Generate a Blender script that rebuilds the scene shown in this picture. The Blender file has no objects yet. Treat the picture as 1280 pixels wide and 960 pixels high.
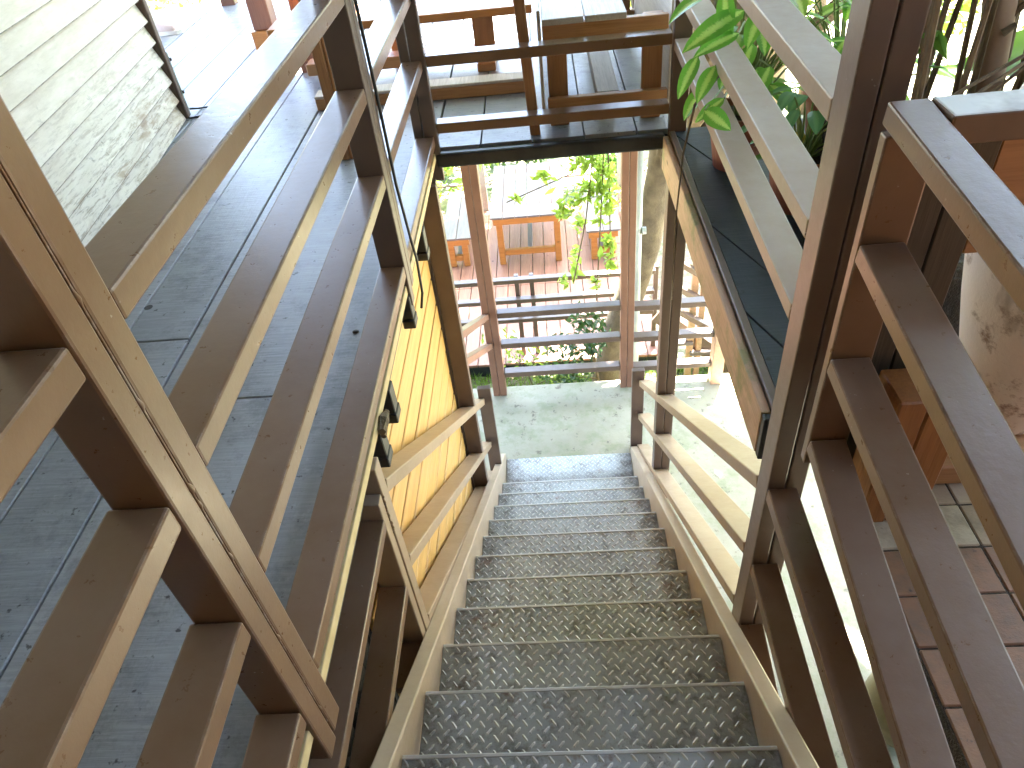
import bpy, bmesh, math, random
import numpy as np
from mathutils import Vector, Matrix
random.seed(7); RNG = np.random.default_rng(7)
S = bpy.context.scene
COL = S.collection
PI = math.pi

# ------------------------------------------------------------------ helpers
ORG = {}
def tag(o, label=None, cat=None, group=None, kind=None):
    if label: o['label'] = label
    if cat: o['category'] = cat
    if group: o['group'] = group
    if kind: o['kind'] = kind
    return o
def thing(name, label, cat, loc=(0, 0, 0), group=None):
    o = bpy.data.objects.new(name, None); COL.objects.link(o)
    o.location = loc; o.empty_display_size = .1
    ORG[o.name] = Vector(loc)
    return tag(o, label, cat, group)
class MB:
    def __init__(s): s.bm = bmesh.new()
    def box(s, x0, x1, y0, y1, z0, z1, bev=.004, seg=1, xf=None):
        vs = [Vector((x, y, z)) for x in (x0, x1) for y in (y0, y1) for z in (z0, z1)]
        return s.hexa(vs, bev, seg, xf)
    def hexa(s, vs, bev=0, seg=1, xf=None):
        if xf: vs = [xf @ Vector(v) for v in vs]
        v = [s.bm.verts.new(p) for p in vs]
        fs = [s.bm.faces.new([v[i] for i in q]) for q in ((0, 1, 3, 2), (4, 6, 7, 5), (0, 4, 5, 1), (2, 3, 7, 6), (0, 2, 6, 4), (1, 5, 7, 3))]
        if bev:
            es = list({e for f in fs for e in f.edges})
            bmesh.ops.bevel(s.bm, geom=es, offset=bev, segments=seg, affect='EDGES', profile=.5)
        return s
    def bar(s, p0, p1, w, h, side=(1, 0, 0), bev=.004, seg=2):
        """bar from p0 to p1 (centre line), w wide along side, h high"""
        p0 = Vector(p0); p1 = Vector(p1); d = (p1 - p0).normalized()
        sd = Vector(side); sd = (sd - d * sd.dot(d)).normalized(); up = sd.cross(d)
        if up.z < 0: up = -up
        vs = [p + sd * a * w / 2 + up * b * h / 2 for a in (-1, 1) for p in (p0, p1) for b in (-1, 1)]
        return s.hexa(vs, bev, seg)
    def tube(s, pts, rad, n=8, cap=True, jit=0):
        pts = [Vector(p) for p in pts]; rings = []
        if not hasattr(rad, '__len__'): rad = [rad] * len(pts)
        a = None
        for i, p in enumerate(pts):
            t = (pts[min(i + 1, len(pts) - 1)] - pts[max(i - 1, 0)]).normalized()
            if a is None:
                a = t.orthogonal().normalized()
            a = (a - t * a.dot(t)).normalized(); b = t.cross(a)
            rings.append([s.bm.verts.new(p + (a * math.cos(k * 2 * PI / n) + b * math.sin(k * 2 * PI / n)) * rad[i] * (1 + random.uniform(-jit, jit))) for k in range(n)])
        for r0, r1 in zip(rings, rings[1:]):
            for k in range(n): s.bm.faces.new((r0[k], r0[(k + 1) % n], r1[(k + 1) % n], r1[k]))
        if cap: s.bm.faces.new(rings[0][::-1]); s.bm.faces.new(rings[-1])
        return s
    def lathe(s, c, prof, n=32, wob=0):
        rings = []
        for r, z in prof:
            rings.append([s.bm.verts.new((c[0] + r * math.cos(k * 2 * PI / n) * (1 + wob * math.sin(3 * z * 9 + k)), c[1] + r * math.sin(k * 2 * PI / n), c[2] + z)) for k in range(n)])
        for r0, r1 in zip(rings, rings[1:]):
            for k in range(n): s.bm.faces.new((r0[k], r0[(k + 1) % n], r1[(k + 1) % n], r1[k]))
        s.bm.faces.new(rings[0][::-1]); s.bm.faces.new(rings[-1])
        return s
    def leaf(s, base, d, up, L, W, bend=.3, fold=.25, n=6):
        """broad curved leaf with a folded midrib and UVs"""
        uvl = s.bm.loops.layers.uv.verify()
        base = Vector(base); d = Vector(d).normalized(); up = Vector(up); up = (up - d * up.dot(d)).normalized(); sd = d.cross(up)
        rows = []
        p = base.copy(); cd = d.copy()
        for i in range(n + 1):
            t = i / n
            w = W * (math.sin(PI * min(1, t ** .8 * .98 + .02)) ** .75) * .5 if 0 < i < n else .001
            cu = sd.cross(cd)
            rows.append([s.bm.verts.new(p - sd * w + cu * w * fold), s.bm.verts.new(p - sd * w * .5 + cu * w * fold * .4), s.bm.verts.new(p), s.bm.verts.new(p + sd * w * .5 + cu * w * fold * .4), s.bm.verts.new(p + sd * w + cu * w * fold)])
            cd = (cd - up * bend / n).normalized(); p = p + cd * L / n
        for i in range(n):
            for k in range(4):
                f = s.bm.faces.new((rows[i][k], rows[i][k + 1], rows[i + 1][k + 1], rows[i + 1][k])); f.smooth = True
                for l, (u, v) in zip(f.loops, ((k / 4, i / n), ((k + 1) / 4, i / n), ((k + 1) / 4, (i + 1) / n), (k / 4, (i + 1) / n))): l[uvl].uv = (u, v)
        return s
    def build(s, name, m, parent=None, smooth=False, **kw):
        me = bpy.data.meshes.new(name); s.bm.normal_update(); bmesh.ops.recalc_face_normals(s.bm, faces=[f for f in s.bm.faces if len(f.verts) > 0]) if not kw.pop('norecalc', False) else None
        if parent is not None:
            og = ORG[parent.name]; s.bm.transform(Matrix.Translation(-og))
        else: og = Vector((0, 0, 0))
        s.bm.to_mesh(me); s.bm.free(); me.materials.append(m)
        if smooth:
            for p in me.polygons: p.use_smooth = True
        o = bpy.data.objects.new(name, me); COL.objects.link(o)
        if parent is not None: o.parent = parent
        ORG[o.name] = og
        return tag(o, **kw) if kw else o
def B(name, m, parent, *boxes, **kw):
    b = MB()
    for q in boxes: b.box(*q)
    return b.build(name, m, parent, **kw)
def pydata(name, verts, faces, m, parent=None, **kw):
    me = bpy.data.meshes.new(name)
    og = ORG[parent.name] if parent is not None else Vector((0, 0, 0))
    v = np.asarray(verts, float) - np.array(og)
    me.from_pydata(v.tolist(), [], faces if isinstance(faces, list) else faces.tolist()); me.materials.append(m)
    o = bpy.data.objects.new(name, me); COL.objects.link(o)
    if parent is not None: o.parent = parent
    ORG[o.name] = og
    return tag(o, **kw) if kw else o

# ------------------------------------------------------------------ materials
class NT:
    def __init__(s, name):
        s.m = bpy.data.materials.new(name); s.m.use_nodes = True; s.t = s.m.node_tree; s.t.nodes.clear()
        s.out = s.n('ShaderNodeOutputMaterial')
    def n(s, typ, **kw):
        nd = s.t.nodes.new(typ)
        for k, v in kw.items():
            if k.startswith('i_'):
                key = k[2:]; key = int(key) if key.isdigit() else key.replace('_', ' ')
                sock = nd.inputs[key]
                if isinstance(v, bpy.types.NodeSocket): s.t.links.new(v, sock)
                else: sock.default_value = v
            else: setattr(nd, k, v)
        return nd
    def link(s, a, b): s.t.links.new(a, b)
    def coord(s, scale=(1, 1, 1), rot=(0, 0, 0), kind='Object'):
        tc = s.n('ShaderNodeTexCoord'); mp = s.n('ShaderNodeMapping'); s.link(tc.outputs[kind], mp.inputs[0])
        mp.inputs['Scale'].default_value = scale; mp.inputs['Rotation'].default_value = rot
        return mp.outputs[0]
    def noise(s, vec, scale, det=4, rough=.6, dist=0):
        return s.n('ShaderNodeTexNoise', i_Vector=vec, i_Scale=scale, i_Detail=det, i_Roughness=rough, i_Distortion=dist).outputs['Fac']
    def ramp(s, fac, *stops):
        r = s.n('ShaderNodeValToRGB', i_Fac=fac); e = r.color_ramp.elements
        while len(e) < len(stops): e.new(.5)
        for el, (p, c) in zip(e, stops):
            el.position = p; el.color = (c, c, c, 1) if not hasattr(c, '__len__') else (*c, 1)
        return r.outputs[0]
    def mix(s, fac, a, b, mode='MIX'):
        nd = s.n('ShaderNodeMix', data_type='RGBA', blend_type=mode)
        for sock, v in ((nd.inputs[0], fac), (nd.inputs[6], a), (nd.inputs[7], b)):
            if isinstance(v, bpy.types.NodeSocket): s.link(v, sock)
            else: sock.default_value = v if not (hasattr(v, '__len__') and len(v) == 3) else (*v, 1)
        return nd.outputs[2]
    def math(s, op, a, b=0):
        nd = s.n('ShaderNodeMath', operation=op)
        for i, v in enumerate((a, b)):
            if isinstance(v, bpy.types.NodeSocket): s.link(v, nd.inputs[i])
            else: nd.inputs[i].default_value = v
        return nd.outputs[0]
    def bump(s, h, strength=.3, dist=.01, nrm=None):
        nd = s.n('ShaderNodeBump', i_Strength=strength, i_Distance=dist, i_Height=h)
        if nrm: s.link(nrm, nd.inputs['Normal'])
        return nd.outputs[0]
    def bsdf(s, col, rough=.6, metal=0, nrm=None, spec=.5, coat=0):
        p = s.n('ShaderNodeBsdfPrincipled', i_Base_Color=col if isinstance(col, bpy.types.NodeSocket) else (*col, 1), i_Roughness=rough, i_Metallic=metal)
        p.inputs['Specular IOR Level'].default_value = spec
        if coat: p.inputs['Coat Weight'].default_value = coat; p.inputs['Coat Roughness'].default_value = .25
        if nrm: s.link(nrm, p.inputs['Normal'])
        s.link(p.outputs[0], s.out.inputs[0]); return p
def upmask(t):
    g = t.n('ShaderNodeNewGeometry'); sx = t.n('ShaderNodeSeparateXYZ'); t.link(g.outputs['Normal'], sx.inputs[0]); return sx.outputs['Z']

def steel(name, a, b, dust, dustamt=.5, rough=.38):
    t = NT(name); v = t.coord()
    n1 = t.noise(v, 3.2, 5, .65); n2 = t.noise(v, 38, 4, .7); n3 = t.noise(t.coord((1, 1, 1)), 95, 2, .5)
    c = t.mix(t.ramp(n1, (.38, 0), (.66, 1)), a, b)
    # settled dust and scuffs on faces that look up
    up = t.ramp(upmask(t), (.75, 0), (.95, 1))
    d = t.math('MULTIPLY', up, t.math('MULTIPLY', t.ramp(n1, (.35, .15), (.7, 1)), dustamt))
    c = t.mix(d, c, dust)
    # chips and scratches with the primer showing
    ch = t.math('MULTIPLY', t.ramp(n3, (.72, 0), (.76, 1)), t.ramp(t.noise(v, 7, 3), (.56, 0), (.66, 1)))
    c = t.mix(ch, c, (.42, .37, .33))
    # paint rubbed off along the arrises
    bv = t.n('ShaderNodeBevel', samples=4, i_Radius=.007); ge = t.n('ShaderNodeNewGeometry')
    dt = t.n('ShaderNodeVectorMath', operation='DOT_PRODUCT', i_0=bv.outputs[0], i_1=ge.outputs['Normal'])
    ew = t.math('MULTIPLY', t.ramp(dt.outputs['Value'], (.80, 1), (.97, 0)), t.ramp(t.noise(v, 19, 5, .75), (.47, 0), (.60, 1)))
    c = t.mix(t.math('MULTIPLY', ew, .8), c, (.46, .40, .34))
    r = t.math('ADD', t.math('MULTIPLY', n2, .22), rough - .1)
    t.bsdf(c, r, 0, t.bump(n2, .12, .004), .5); return t.m
def wood(name, a, b, axis='Y', rough=.55, fine=1., knots=True, bumpy=.35, dirt=None):
    t = NT(name)
    sc = {'X': (.7, 14, 14), 'Y': (14, .7, 14), 'Z': (14, 14, .7)}[axis]
    v = t.coord(sc); n1 = t.noise(v, 2.2 * fine, 6, .65, .6); n2 = t.noise(t.coord(), 2.6, 3)
    n3 = t.noise(t.coord(tuple(x * 4 for x in sc)), 3 * fine, 3, .6)
    c = t.mix(t.ramp(n1, (.35, 0), (.68, 1)), a, b)
    c = t.mix(t.math('MULTIPLY', t.ramp(n3, (.45, 0), (.75, 1)), .45), c, tuple(x * .55 for x in a))
    c = t.mix(t.math('MULTIPLY', t.ramp(n2, (.4, 0), (.7, 1)), .35), c, tuple(x * .8 for x in b))
    if knots:
        vo = t.n('ShaderNodeTexVoronoi', i_Vector=t.coord(tuple(1.6 if x < 1 else 3.5 for x in sc)), i_Scale=1.7).outputs['Distance']
        c = t.mix(t.ramp(vo, (.03, 1), (.075, 0)), c, tuple(x * .3 for x in a))
    if dirt:
        c = t.mix(t.math('MULTIPLY', t.ramp(t.noise(t.coord(), 5, 6, .75), (.5, 0), (.64, 1)), .75), c, dirt)
    t.bsdf(c, t.math('ADD', t.math('MULTIPLY', n3, .2), rough - .1), 0, t.bump(t.math('ADD', n1, t.math('MULTIPLY', n3, .6)), bumpy, .004)); return t.m
def plain(name, a, b, scale=6, rough=.7, bump=.2, metal=0, spec=.5, dist=.004):
    t = NT(name); v = t.coord(); n = t.noise(v, scale, 6, .65); n2 = t.noise(v, scale * 7, 4, .7)
    c = t.mix(t.ramp(n, (.35, 0), (.68, 1)), a, b)
    t.bsdf(c, rough, metal, t.bump(t.math('ADD', n, t.math('MULTIPLY', n2, .5)), bump, dist), spec); return t.m
def leafmat(name, a, b, trans=.45, rough=.4, uv=False, pale=(.45, .6, .16), scale=3):
    t = NT(name); v = t.coord(); n = t.noise(v, scale, 3); nf = t.noise(v, 40, 2)
    c = t.mix(t.ramp(n, (.35, 0), (.65, 1)), a, b)
    c = t.mix(t.math('MULTIPLY', nf, .5), c, tuple(x * .55 for x in a))
    if uv:
        tc = t.n('ShaderNodeTexCoord'); sx = t.n('ShaderNodeSeparateXYZ'); t.link(tc.outputs['UV'], sx.inputs[0])
        d = t.math('ABSOLUTE', t.math('SUBTRACT', sx.outputs['X'], .5))
        nn = t.noise(t.coord((5, 26, 1), kind='UV'), 1.6, 4, .7)
        k = t.math('SUBTRACT', t.math('ADD', d, t.math('MULTIPLY', nn, .5)), .25)
        c = t.mix(t.ramp(k, (.10, 1), (.2, 0)), c, pale)
    d = t.n('ShaderNodeBsdfPrincipled', i_Base_Color=c, i_Roughness=rough)
    tr = t.n('ShaderNodeBsdfTranslucent', i_Color=t.mix(.4, c, tuple(min(1, x * 2.2) for x in b)))
    ms = t.n('ShaderNodeMixShader', i_0=trans); t.link(d.outputs[0], ms.inputs[1]); t.link(tr.outputs[0], ms.inputs[2])
    t.link(ms.outputs[0], t.out.inputs[0]); return t.m

M = {}
M['steel'] = steel('brown painted steel', (.155, .080, .038), (.19, .102, .050), (.19, .165, .155), .3, .30)
M['lichen'] = steel('lichen covered brown tube', (.13, .075, .04), (.17, .10, .055), (.74, .72, .66), 1.8, .6)
M['steel_tan'] = steel('light brown painted steel', (.31, .215, .14), (.37, .265, .18), (.42, .37, .32), .4, .42)
M['stringer'] = steel('pale beige painted steel', (.40, .30, .215), (.47, .36, .27), (.48, .43, .37), .5, .42)
M['steel_grey'] = steel('greyish brown painted steel', (.165, .105, .072), (.20, .13, .09), (.2, .18, .17), .3, .36)
M['steel_post'] = steel('dark brown painted steel', (.105, .068, .050), (.135, .088, .064), (.18, .15, .13), .4, .4)
M['steel_red'] = steel('red brown painted steel', (.20, .095, .060), (.25, .125, .08), (.34, .30, .28), .5, .42)

def deckmat(name, a, b, c3, rough=.42):
    t = NT(name); v = t.coord()
    n1 = t.noise(v, 1.7, 6, .7); cross = t.noise(t.coord((5, 90, 5)), 1.2, 4, .7); lng = t.noise(t.coord((60, 1.2, 40)), 1.5, 4, .7)
    c = t.mix(t.ramp(n1, (.36, 0), (.66, 1)), a, b)
    c = t.mix(t.math('MULTIPLY', t.ramp(cross, (.42, 0), (.7, 1)), .5), c, c3)
    c = t.mix(t.math('MULTIPLY', t.ramp(t.noise(v, 4, 7, .8), (.50, 0), (.64, 1)), .55), c, tuple(x * .45 for x in a))
    c = t.mix(t.math('MULTIPLY', t.ramp(t.noise(v, 14, 6, .8), (.60, 0), (.70, 1)), .4), c, tuple(x * 1.25 for x in c3))
    c = t.mix(t.math('MULTIPLY', t.ramp(t.noise(v, 27, 3, .7), (.64, 0), (.7, 1)), .8), c, (.02, .018, .017))
    tone = t.n('ShaderNodeAttribute', attribute_name='tone', attribute_type='GEOMETRY').outputs['Fac']
    c = t.mix(1.0, c, t.ramp(tone, (0, (.74, .75, .76)), (1, (1.0, .99, .97))), 'MULTIPLY')
    h = t.math('ADD', cross, t.math('MULTIPLY', lng, .5))
    t.bsdf(c, t.math('ADD', t.math('MULTIPLY', n1, .3), rough - .12), 0, t.bump(h, .45, .003), .38); return t.m
M['deck'] = deckmat('weathered grey deck board', (.245, .254, .27), (.335, .345, .36), (.42, .43, .44), .36)
M['deck_dark'] = deckmat('dark blue grey board', (.035, .045, .055), (.06, .07, .08), (.09, .1, .11), .38)
M['terrace'] = wood('red brown terrace plank', (.27, .12, .075), (.37, .175, .115), 'Y', .5, .8)
M['orange'] = wood('varnished orange wood', (.36, .135, .03), (.46, .19, .05), 'X', .38)
M['orange_v'] = wood('orange brown post wood', (.28, .11, .03), (.38, .16, .045), 'Z', .45)
M['brownwood'] = wood('brown bench wood', (.33, .155, .06), (.45, .23, .095), 'X', .5)
M['brownwood_v'] = wood('brown post wood', (.30, .14, .055), (.42, .21, .085), 'Z', .5)
M['redwood_v'] = wood('red brown post wood', (.15, .055, .03), (.2, .08, .04), 'Z', .45)
M['bleached'] = wood('sun bleached plank', (.42, .36, .30), (.55, .49, .42), 'Y', .55)
M['tabletop'] = wood('greyed table plank', (.125, .10, .095), (.185, .15, .14), 'Y', .5)
M['fascia'] = wood('tan fascia plank', (.40, .235, .14), (.50, .31, .20), 'Y', .6, dirt=(.16, .17, .05))
M['yellow'] = wood('yellow wall plank', (.62, .35, .095), (.74, .46, .15), 'Y', .42, .7, knots=False, bumpy=.2)
M['cream_edge'] = plain('cream edge paint', (.48, .36, .17), (.60, .48, .26), 14, .6)
M['clap'] = wood('peeling cream clapboard', (.50, .45, .34), (.60, .55, .43), 'Y', .7, 1., knots=False, bumpy=.5, dirt=(.24, .17, .10))
def clapmat():
    t = NT('peeling cream clapboard'); v = t.coord(); s3 = t.n('ShaderNodeSeparateXYZ'); tc = t.n('ShaderNodeTexCoord'); t.link(tc.outputs['Object'], s3.inputs[0])
    n = t.noise(t.coord((8, 1.2, 8)), 2.5, 6, .7); n2 = t.noise(t.coord((45, 1.5, 45)), 1.3, 6, .75, .3); n3 = t.noise(v, 16, 5, .75)
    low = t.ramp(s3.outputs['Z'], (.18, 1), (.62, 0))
    c = t.mix(t.ramp(n, (.35, 0), (.68, 1)), (.62, .55, .42), (.74, .67, .54))
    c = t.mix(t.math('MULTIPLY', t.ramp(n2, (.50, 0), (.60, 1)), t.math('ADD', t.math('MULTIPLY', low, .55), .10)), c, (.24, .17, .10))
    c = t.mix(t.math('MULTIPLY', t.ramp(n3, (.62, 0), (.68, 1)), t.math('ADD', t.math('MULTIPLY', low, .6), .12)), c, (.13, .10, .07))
    lap_shade = t.math('FRACT', t.math('DIVIDE', t.math('SUBTRACT', s3.outputs['Z'], .004), .106))
    c = t.mix(t.math('MULTIPLY', t.ramp(lap_shade, (.86, 0), (.97, 1)), t.ramp(n3, (.3, .35), (.6, .9))), c, (.16, .125, .085))  # shade under each board lip, painted as a darker band
    n4 = t.noise(t.coord((3, 1, 3)), 1.9, 5, .7, .5)
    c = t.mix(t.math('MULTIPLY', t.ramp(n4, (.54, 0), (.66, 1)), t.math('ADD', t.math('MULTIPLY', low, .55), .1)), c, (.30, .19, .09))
    t.bsdf(c, .7, 0, t.bump(t.math('ADD', n2, n3), .45, .004)); return t.m
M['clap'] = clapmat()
M['bark_batten'] = wood('weathered dark batten', (.10, .065, .045), (.17, .115, .08), 'Z', .8, bumpy=.8)
M['dark_board'] = wood('dark stained board', (.045, .035, .022), (.07, .052, .03), 'Z', .6)
M['black'] = plain('black greasy steel', (.012, .013, .014), (.035, .036, .035), 8, .5, .3)
M['soil'] = plain('dark soil', (.03, .022, .015), (.075, .052, .034), 9, .95, 1., dist=.03)
M['rubble'] = plain('dark rubble', (.012, .011, .010), (.04, .036, .032), 10, .95, 1., dist=.04)
M['bark'] = plain('pale tree bark', (.11, .08, .05), (.22, .165, .10), 7, .85, .8, dist=.02)
M['bark_pink'] = plain('smooth pinkish bark', (.26, .16, .10), (.36, .24, .16), 5, .75, .3)
M['stem'] = plain('brown stem', (.09, .06, .03), (.16, .11, .055), 20, .8)
M['greenstem'] = plain('green stem', (.10, .16, .03), (.18, .24, .06), 20, .6)
M['terracotta'] = plain('terracotta', (.21, .06, .035), (.28, .09, .05), 8, .6)
M['pvc'] = plain('grey white pipe', (.42, .46, .42), (.56, .60, .56), 5, .4, .05)
M['cable'] = plain('black cable', (.012, .012, .014), (.025, .025, .028), 20, .5)
M['skin'] = plain('skin', (.50, .30, .21), (.56, .34, .24), 12, .5, .05)
M['shoe'] = plain('pale pink shoe cloth', (.62, .47, .42), (.70, .55, .50), 30, .7)
M['sole'] = plain('white rubber', (.72, .66, .58), (.78, .72, .64), 20, .6)
M['cloth'] = plain('grey shorts cloth', (.08, .10, .14), (.11, .13, .18), 30, .85)
M['shirt'] = plain('white shirt cloth', (.62, .62, .60), (.7, .7, .68), 30, .85)
M['hair'] = plain('black hair', (.012, .010, .009), (.03, .025, .02), 60, .5)
M['roof'] = plain('dark brown roofing', (.03, .02, .014), (.05, .034, .024), 6, .7)
M['roof_wood'] = wood('dark rafter wood', (.05, .03, .018), (.08, .05, .03), 'X', .7)
M['bolt'] = plain('rusty bolt', (.06, .045, .04), (.12, .08, .06), 60, .5, metal=.6)
M['puttycable'] = plain('pale wire', (.5, .5, .5), (.6, .6, .6), 6, .5)

def concrete():
    t = NT('stained concrete'); v = t.coord()
    n = t.noise(v, 1.3, 6, .68); n2 = t.noise(v, 5.5, 6, .75); n3 = t.noise(v, 60, 4, .7)
    c = t.mix(t.ramp(n, (.36, 0), (.64, 1)), (.34, .318, .228), (.44, .41, .31))
    c = t.mix(t.math('MULTIPLY', t.ramp(n2, (.48, 0), (.62, 1)), .5), c, (.22, .265, .135))
    c = t.mix(t.math('MULTIPLY', t.ramp(t.noise(v, 13, 4, .7), (.60, 0), (.68, 1)), .7), c, (.12, .10, .075))
    c = t.mix(t.math('MULTIPLY', t.ramp(t.noise(t.coord((1, 1, 1), (0, 0, .6)), 3.1, 5, .7), (.6, 0), (.7, 1)), .6), c, (.38, .35, .28))
    t.bsdf(c, .8, 0, t.bump(t.math('ADD', n2, t.math('MULTIPLY', n3, .6)), .5, .006)); return t.m
M['concrete'] = concrete()
def tread():
    t = NT('diamond plate steel'); v = t.coord()
    oi = t.n('ShaderNodeObjectInfo'); cb = t.n('ShaderNodeVectorMath', operation='ADD', i_0=v); 
    sc = t.n('ShaderNodeVectorMath', operation='SCALE', i_0=oi.outputs['Location']); sc.inputs['Scale'].default_value = 1.7; t.link(sc.outputs[0], cb.inputs[1]); v = cb.outputs[0]
    n = t.noise(v, 3.2, 6, .7); n2 = t.noise(v, 15, 5, .75); n3 = t.noise(v, 70, 3, .6)
    c = t.mix(t.ramp(n, (.36, 0), (.66, 1)), (.43, .46, .475), (.56, .60, .615))
    dirt = t.math('MULTIPLY', t.ramp(n2, (.50, 0), (.68, 1)), .65)
    c = t.mix(dirt, c, (.13, .105, .075))
    c = t.mix(t.ramp(n3, (.66, 0), (.72, .6)), c, (.09, .075, .055)); lug = t.n('ShaderNodeAttribute', attribute_name='lug', attribute_type='GEOMETRY').outputs['Fac']; c = t.mix(t.math('MULTIPLY', lug, .9), c, (.80, .80, .77))
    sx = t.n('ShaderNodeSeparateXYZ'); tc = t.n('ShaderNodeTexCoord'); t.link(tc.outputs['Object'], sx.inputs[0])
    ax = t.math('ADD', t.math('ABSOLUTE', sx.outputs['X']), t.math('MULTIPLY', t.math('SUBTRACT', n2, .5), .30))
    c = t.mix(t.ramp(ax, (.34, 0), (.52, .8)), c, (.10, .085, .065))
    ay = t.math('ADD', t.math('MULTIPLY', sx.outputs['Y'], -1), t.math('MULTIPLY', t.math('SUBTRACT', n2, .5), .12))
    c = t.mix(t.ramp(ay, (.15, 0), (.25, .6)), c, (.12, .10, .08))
    c = t.mix(t.math('MULTIPLY', t.ramp(t.noise(v, 5.5, 5, .8), (.58, 0), (.66, 1)), .5), c, (.24, .13, .07))
    r = t.math('ADD', t.math('MULTIPLY', n2, .28), .27)
    p = t.bsdf(c, r, .3, t.bump(n3, .08, .002)); return t.m
M['tread'] = tread()
M['nosing'] = plain('worn bright steel', (.62, .62, .60), (.74, .74, .72), 14, .4, .1, .3)
def jar():
    t = NT('stained pale clay'); v = t.coord()
    n = t.noise(v, 3.3, 6, .7); n2 = t.noise(v, 7.5, 6, .75); n3 = t.noise(v, 40, 4, .7)
    c = t.mix(t.ramp(n, (.36, 0), (.66, 1)), (.86, .80, .75), (.88, .78, .73))
    c = t.mix(t.math('MULTIPLY', t.ramp(n2, (.56, 0), (.66, 1)), .8), c, (.22, .11, .065))
    c = t.mix(t.math('MULTIPLY', t.ramp(t.noise(t.coord((1, 1, .35)), 9, 4), (.60, 0), (.7, 1)), .6), c, (.28, .22, .17))
    t.bsdf(c, .62, 0, t.bump(t.math('ADD', n2, n3), .25, .006)); return t.m
M['jar'] = jar()
def brick():
    t = NT('patio brick tile'); v = t.coord((1, 1, 1))
    tc = t.n('ShaderNodeTexCoord')
    oi = t.n('ShaderNodeAttribute', attribute_name='tone', attribute_type='GEOMETRY')
    n = t.noise(v, 7, 6, .7); n2 = t.noise(v, 35, 4, .75)
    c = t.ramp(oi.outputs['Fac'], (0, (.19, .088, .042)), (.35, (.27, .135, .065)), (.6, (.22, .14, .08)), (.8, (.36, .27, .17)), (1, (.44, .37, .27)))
    c = t.mix(t.math('MULTIPLY', t.ramp(n, (.48, 0), (.66, 1)), .6), c, (.10, .075, .055))
    c = t.mix(t.ramp(n2, (.64, 0), (.72, .7)), c, (.04, .035, .03))
    t.bsdf(c, .6, 0, t.bump(n2, .4, .004)); return t.m
M['brick'] = brick()
def ground():
    t = NT('leafy pale ground'); v = t.coord(); n = t.noise(v, .9, 6, .7); n2 = t.noise(v, 11, 5, .75)
    c = t.mix(t.ramp(n, (.42, 0), (.6, 1)), (.17, .14, .09), (.06, .10, .025))
    c = t.mix(t.math('MULTIPLY', t.ramp(n2, (.42, 0), (.6, 1)), .7), c, (.30, .26, .19))
    t.bsdf(c, .9, 0, t.bump(n2, .8, .04)); return t.m
M['ground'] = ground()
M['grass'] = leafmat('bright grass', (.10, .20, .025), (.20, .30, .04), .4, scale=6)
M['leaf_a'] = leafmat('mid green leaf', (.065, .165, .022), (.12, .24, .035), .5)
M['leaf_b'] = leafmat('yellow green leaf', (.15, .25, .03), (.25, .34, .05), .55)
M['leaf_c'] = leafmat('dark green leaf', (.028, .075, .018), (.06, .12, .03), .35)
M['leaf_v'] = leafmat('variegated leaf', (.09, .28, .035), (.15, .38, .05), .5, .32, True, (.55, .72, .22))
M['leaf_y'] = leafmat('pale variegated leaf', (.12, .26, .04), (.20, .34, .06), .45, .34, True, (.55, .70, .26))
M['leaf_blue'] = leafmat('cool green leaf', (.07, .21, .075), (.12, .28, .11), .4, .35, True, (.14, .30, .12))
M['leaf_old'] = leafmat('yellowing leaf', (.40, .30, .04), (.5, .36, .06), .4)

# ------------------------------------------------------------------ setting: ground
ZD, ZL, ZT = -1.45, -4.29, -4.9        # upper deck, landing, terrace levels
B('ground', M['ground'], None, (-60, 60, 4.85, 140, -5.6, -5.12, 0), (-60, -1.1, -40, 4.85, -5.6, -4.6, 0), (9.1, 60, -40, 4.85, -5.6, -4.7, 0), kind='structure')
B('concrete_landing', M['concrete'], None, (-1.1, 9, -3, 4.87, -5.0, ZL, .02, 2), kind='structure')
# left deck: boards running away from the viewer, one sheet
b = MB(); lay = b.bm.faces.layers.float.new('tone')
def board(*q):
    n0 = len(b.bm.faces); b.box(*q); b.bm.faces.ensure_lookup_table(); tv = random.random()
    for f in b.bm.faces[n0:]: f[lay] = tv
edges = [-.567, -.79, -1.045]
while edges[-1] > -6.2: edges.append(edges[-1] - .255)
for i, (a, c) in enumerate(zip(edges, edges[1:])):
    cuts = [-2.2, 1.668 if i in (1,) else (.2 + .9 * ((i * 37) % 7) / 3), 4.9 + .5 * ((i * 5) % 4), 6.98]
    cuts = sorted(set(cuts))
    for y0, y1 in zip(cuts, cuts[1:]):
        dz = random.uniform(-.0015, .0015)
        board(c + .0035, a - .0035, y0 + .0015, y1 - .0015, ZD - .03, ZD + dz * 1.3, .003)
edges = [.62, .43, .175, -.08, -.335, -.563]
for i, (a, c) in enumerate(zip(edges, edges[1:])):
    board(c + .003, a - .003, 3.46, 5.1 + (i % 3) * .4, ZD - .03, ZD + random.uniform(-.0015, .0015), .002)
    board(c + .003, a - .003, 5.104 + (i % 3) * .4, 6.98, ZD - .03, ZD + random.uniform(-.0015, .0015), .002)
deck = b.build('wooden_deck', M['deck'], None, kind='structure')
B('edge_strip', M['cream_edge'], deck, (-.575, -.560, -2.2, 3.44, ZD - .045, ZD - .008, .002))
B('edge_beam', M['black'], deck, (-.56, .56, 3.405, 3.455, ZD - .085, ZD - .012, .012, 2), (-.565, .59, 3.46, 3.50, ZD - .083, ZD - .032, .004))
B('sun_block_sheet', M['black'], deck, (-6.2, .615, 3.51, 6.97, -1.497, -1.483, 0))  # unseen sheet added to stop sun falling through the board gaps
B('edge_joist', M['black'], deck, (-.70, -.60, -2, 3.4, ZD - .16, ZD - .034, .004))
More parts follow.
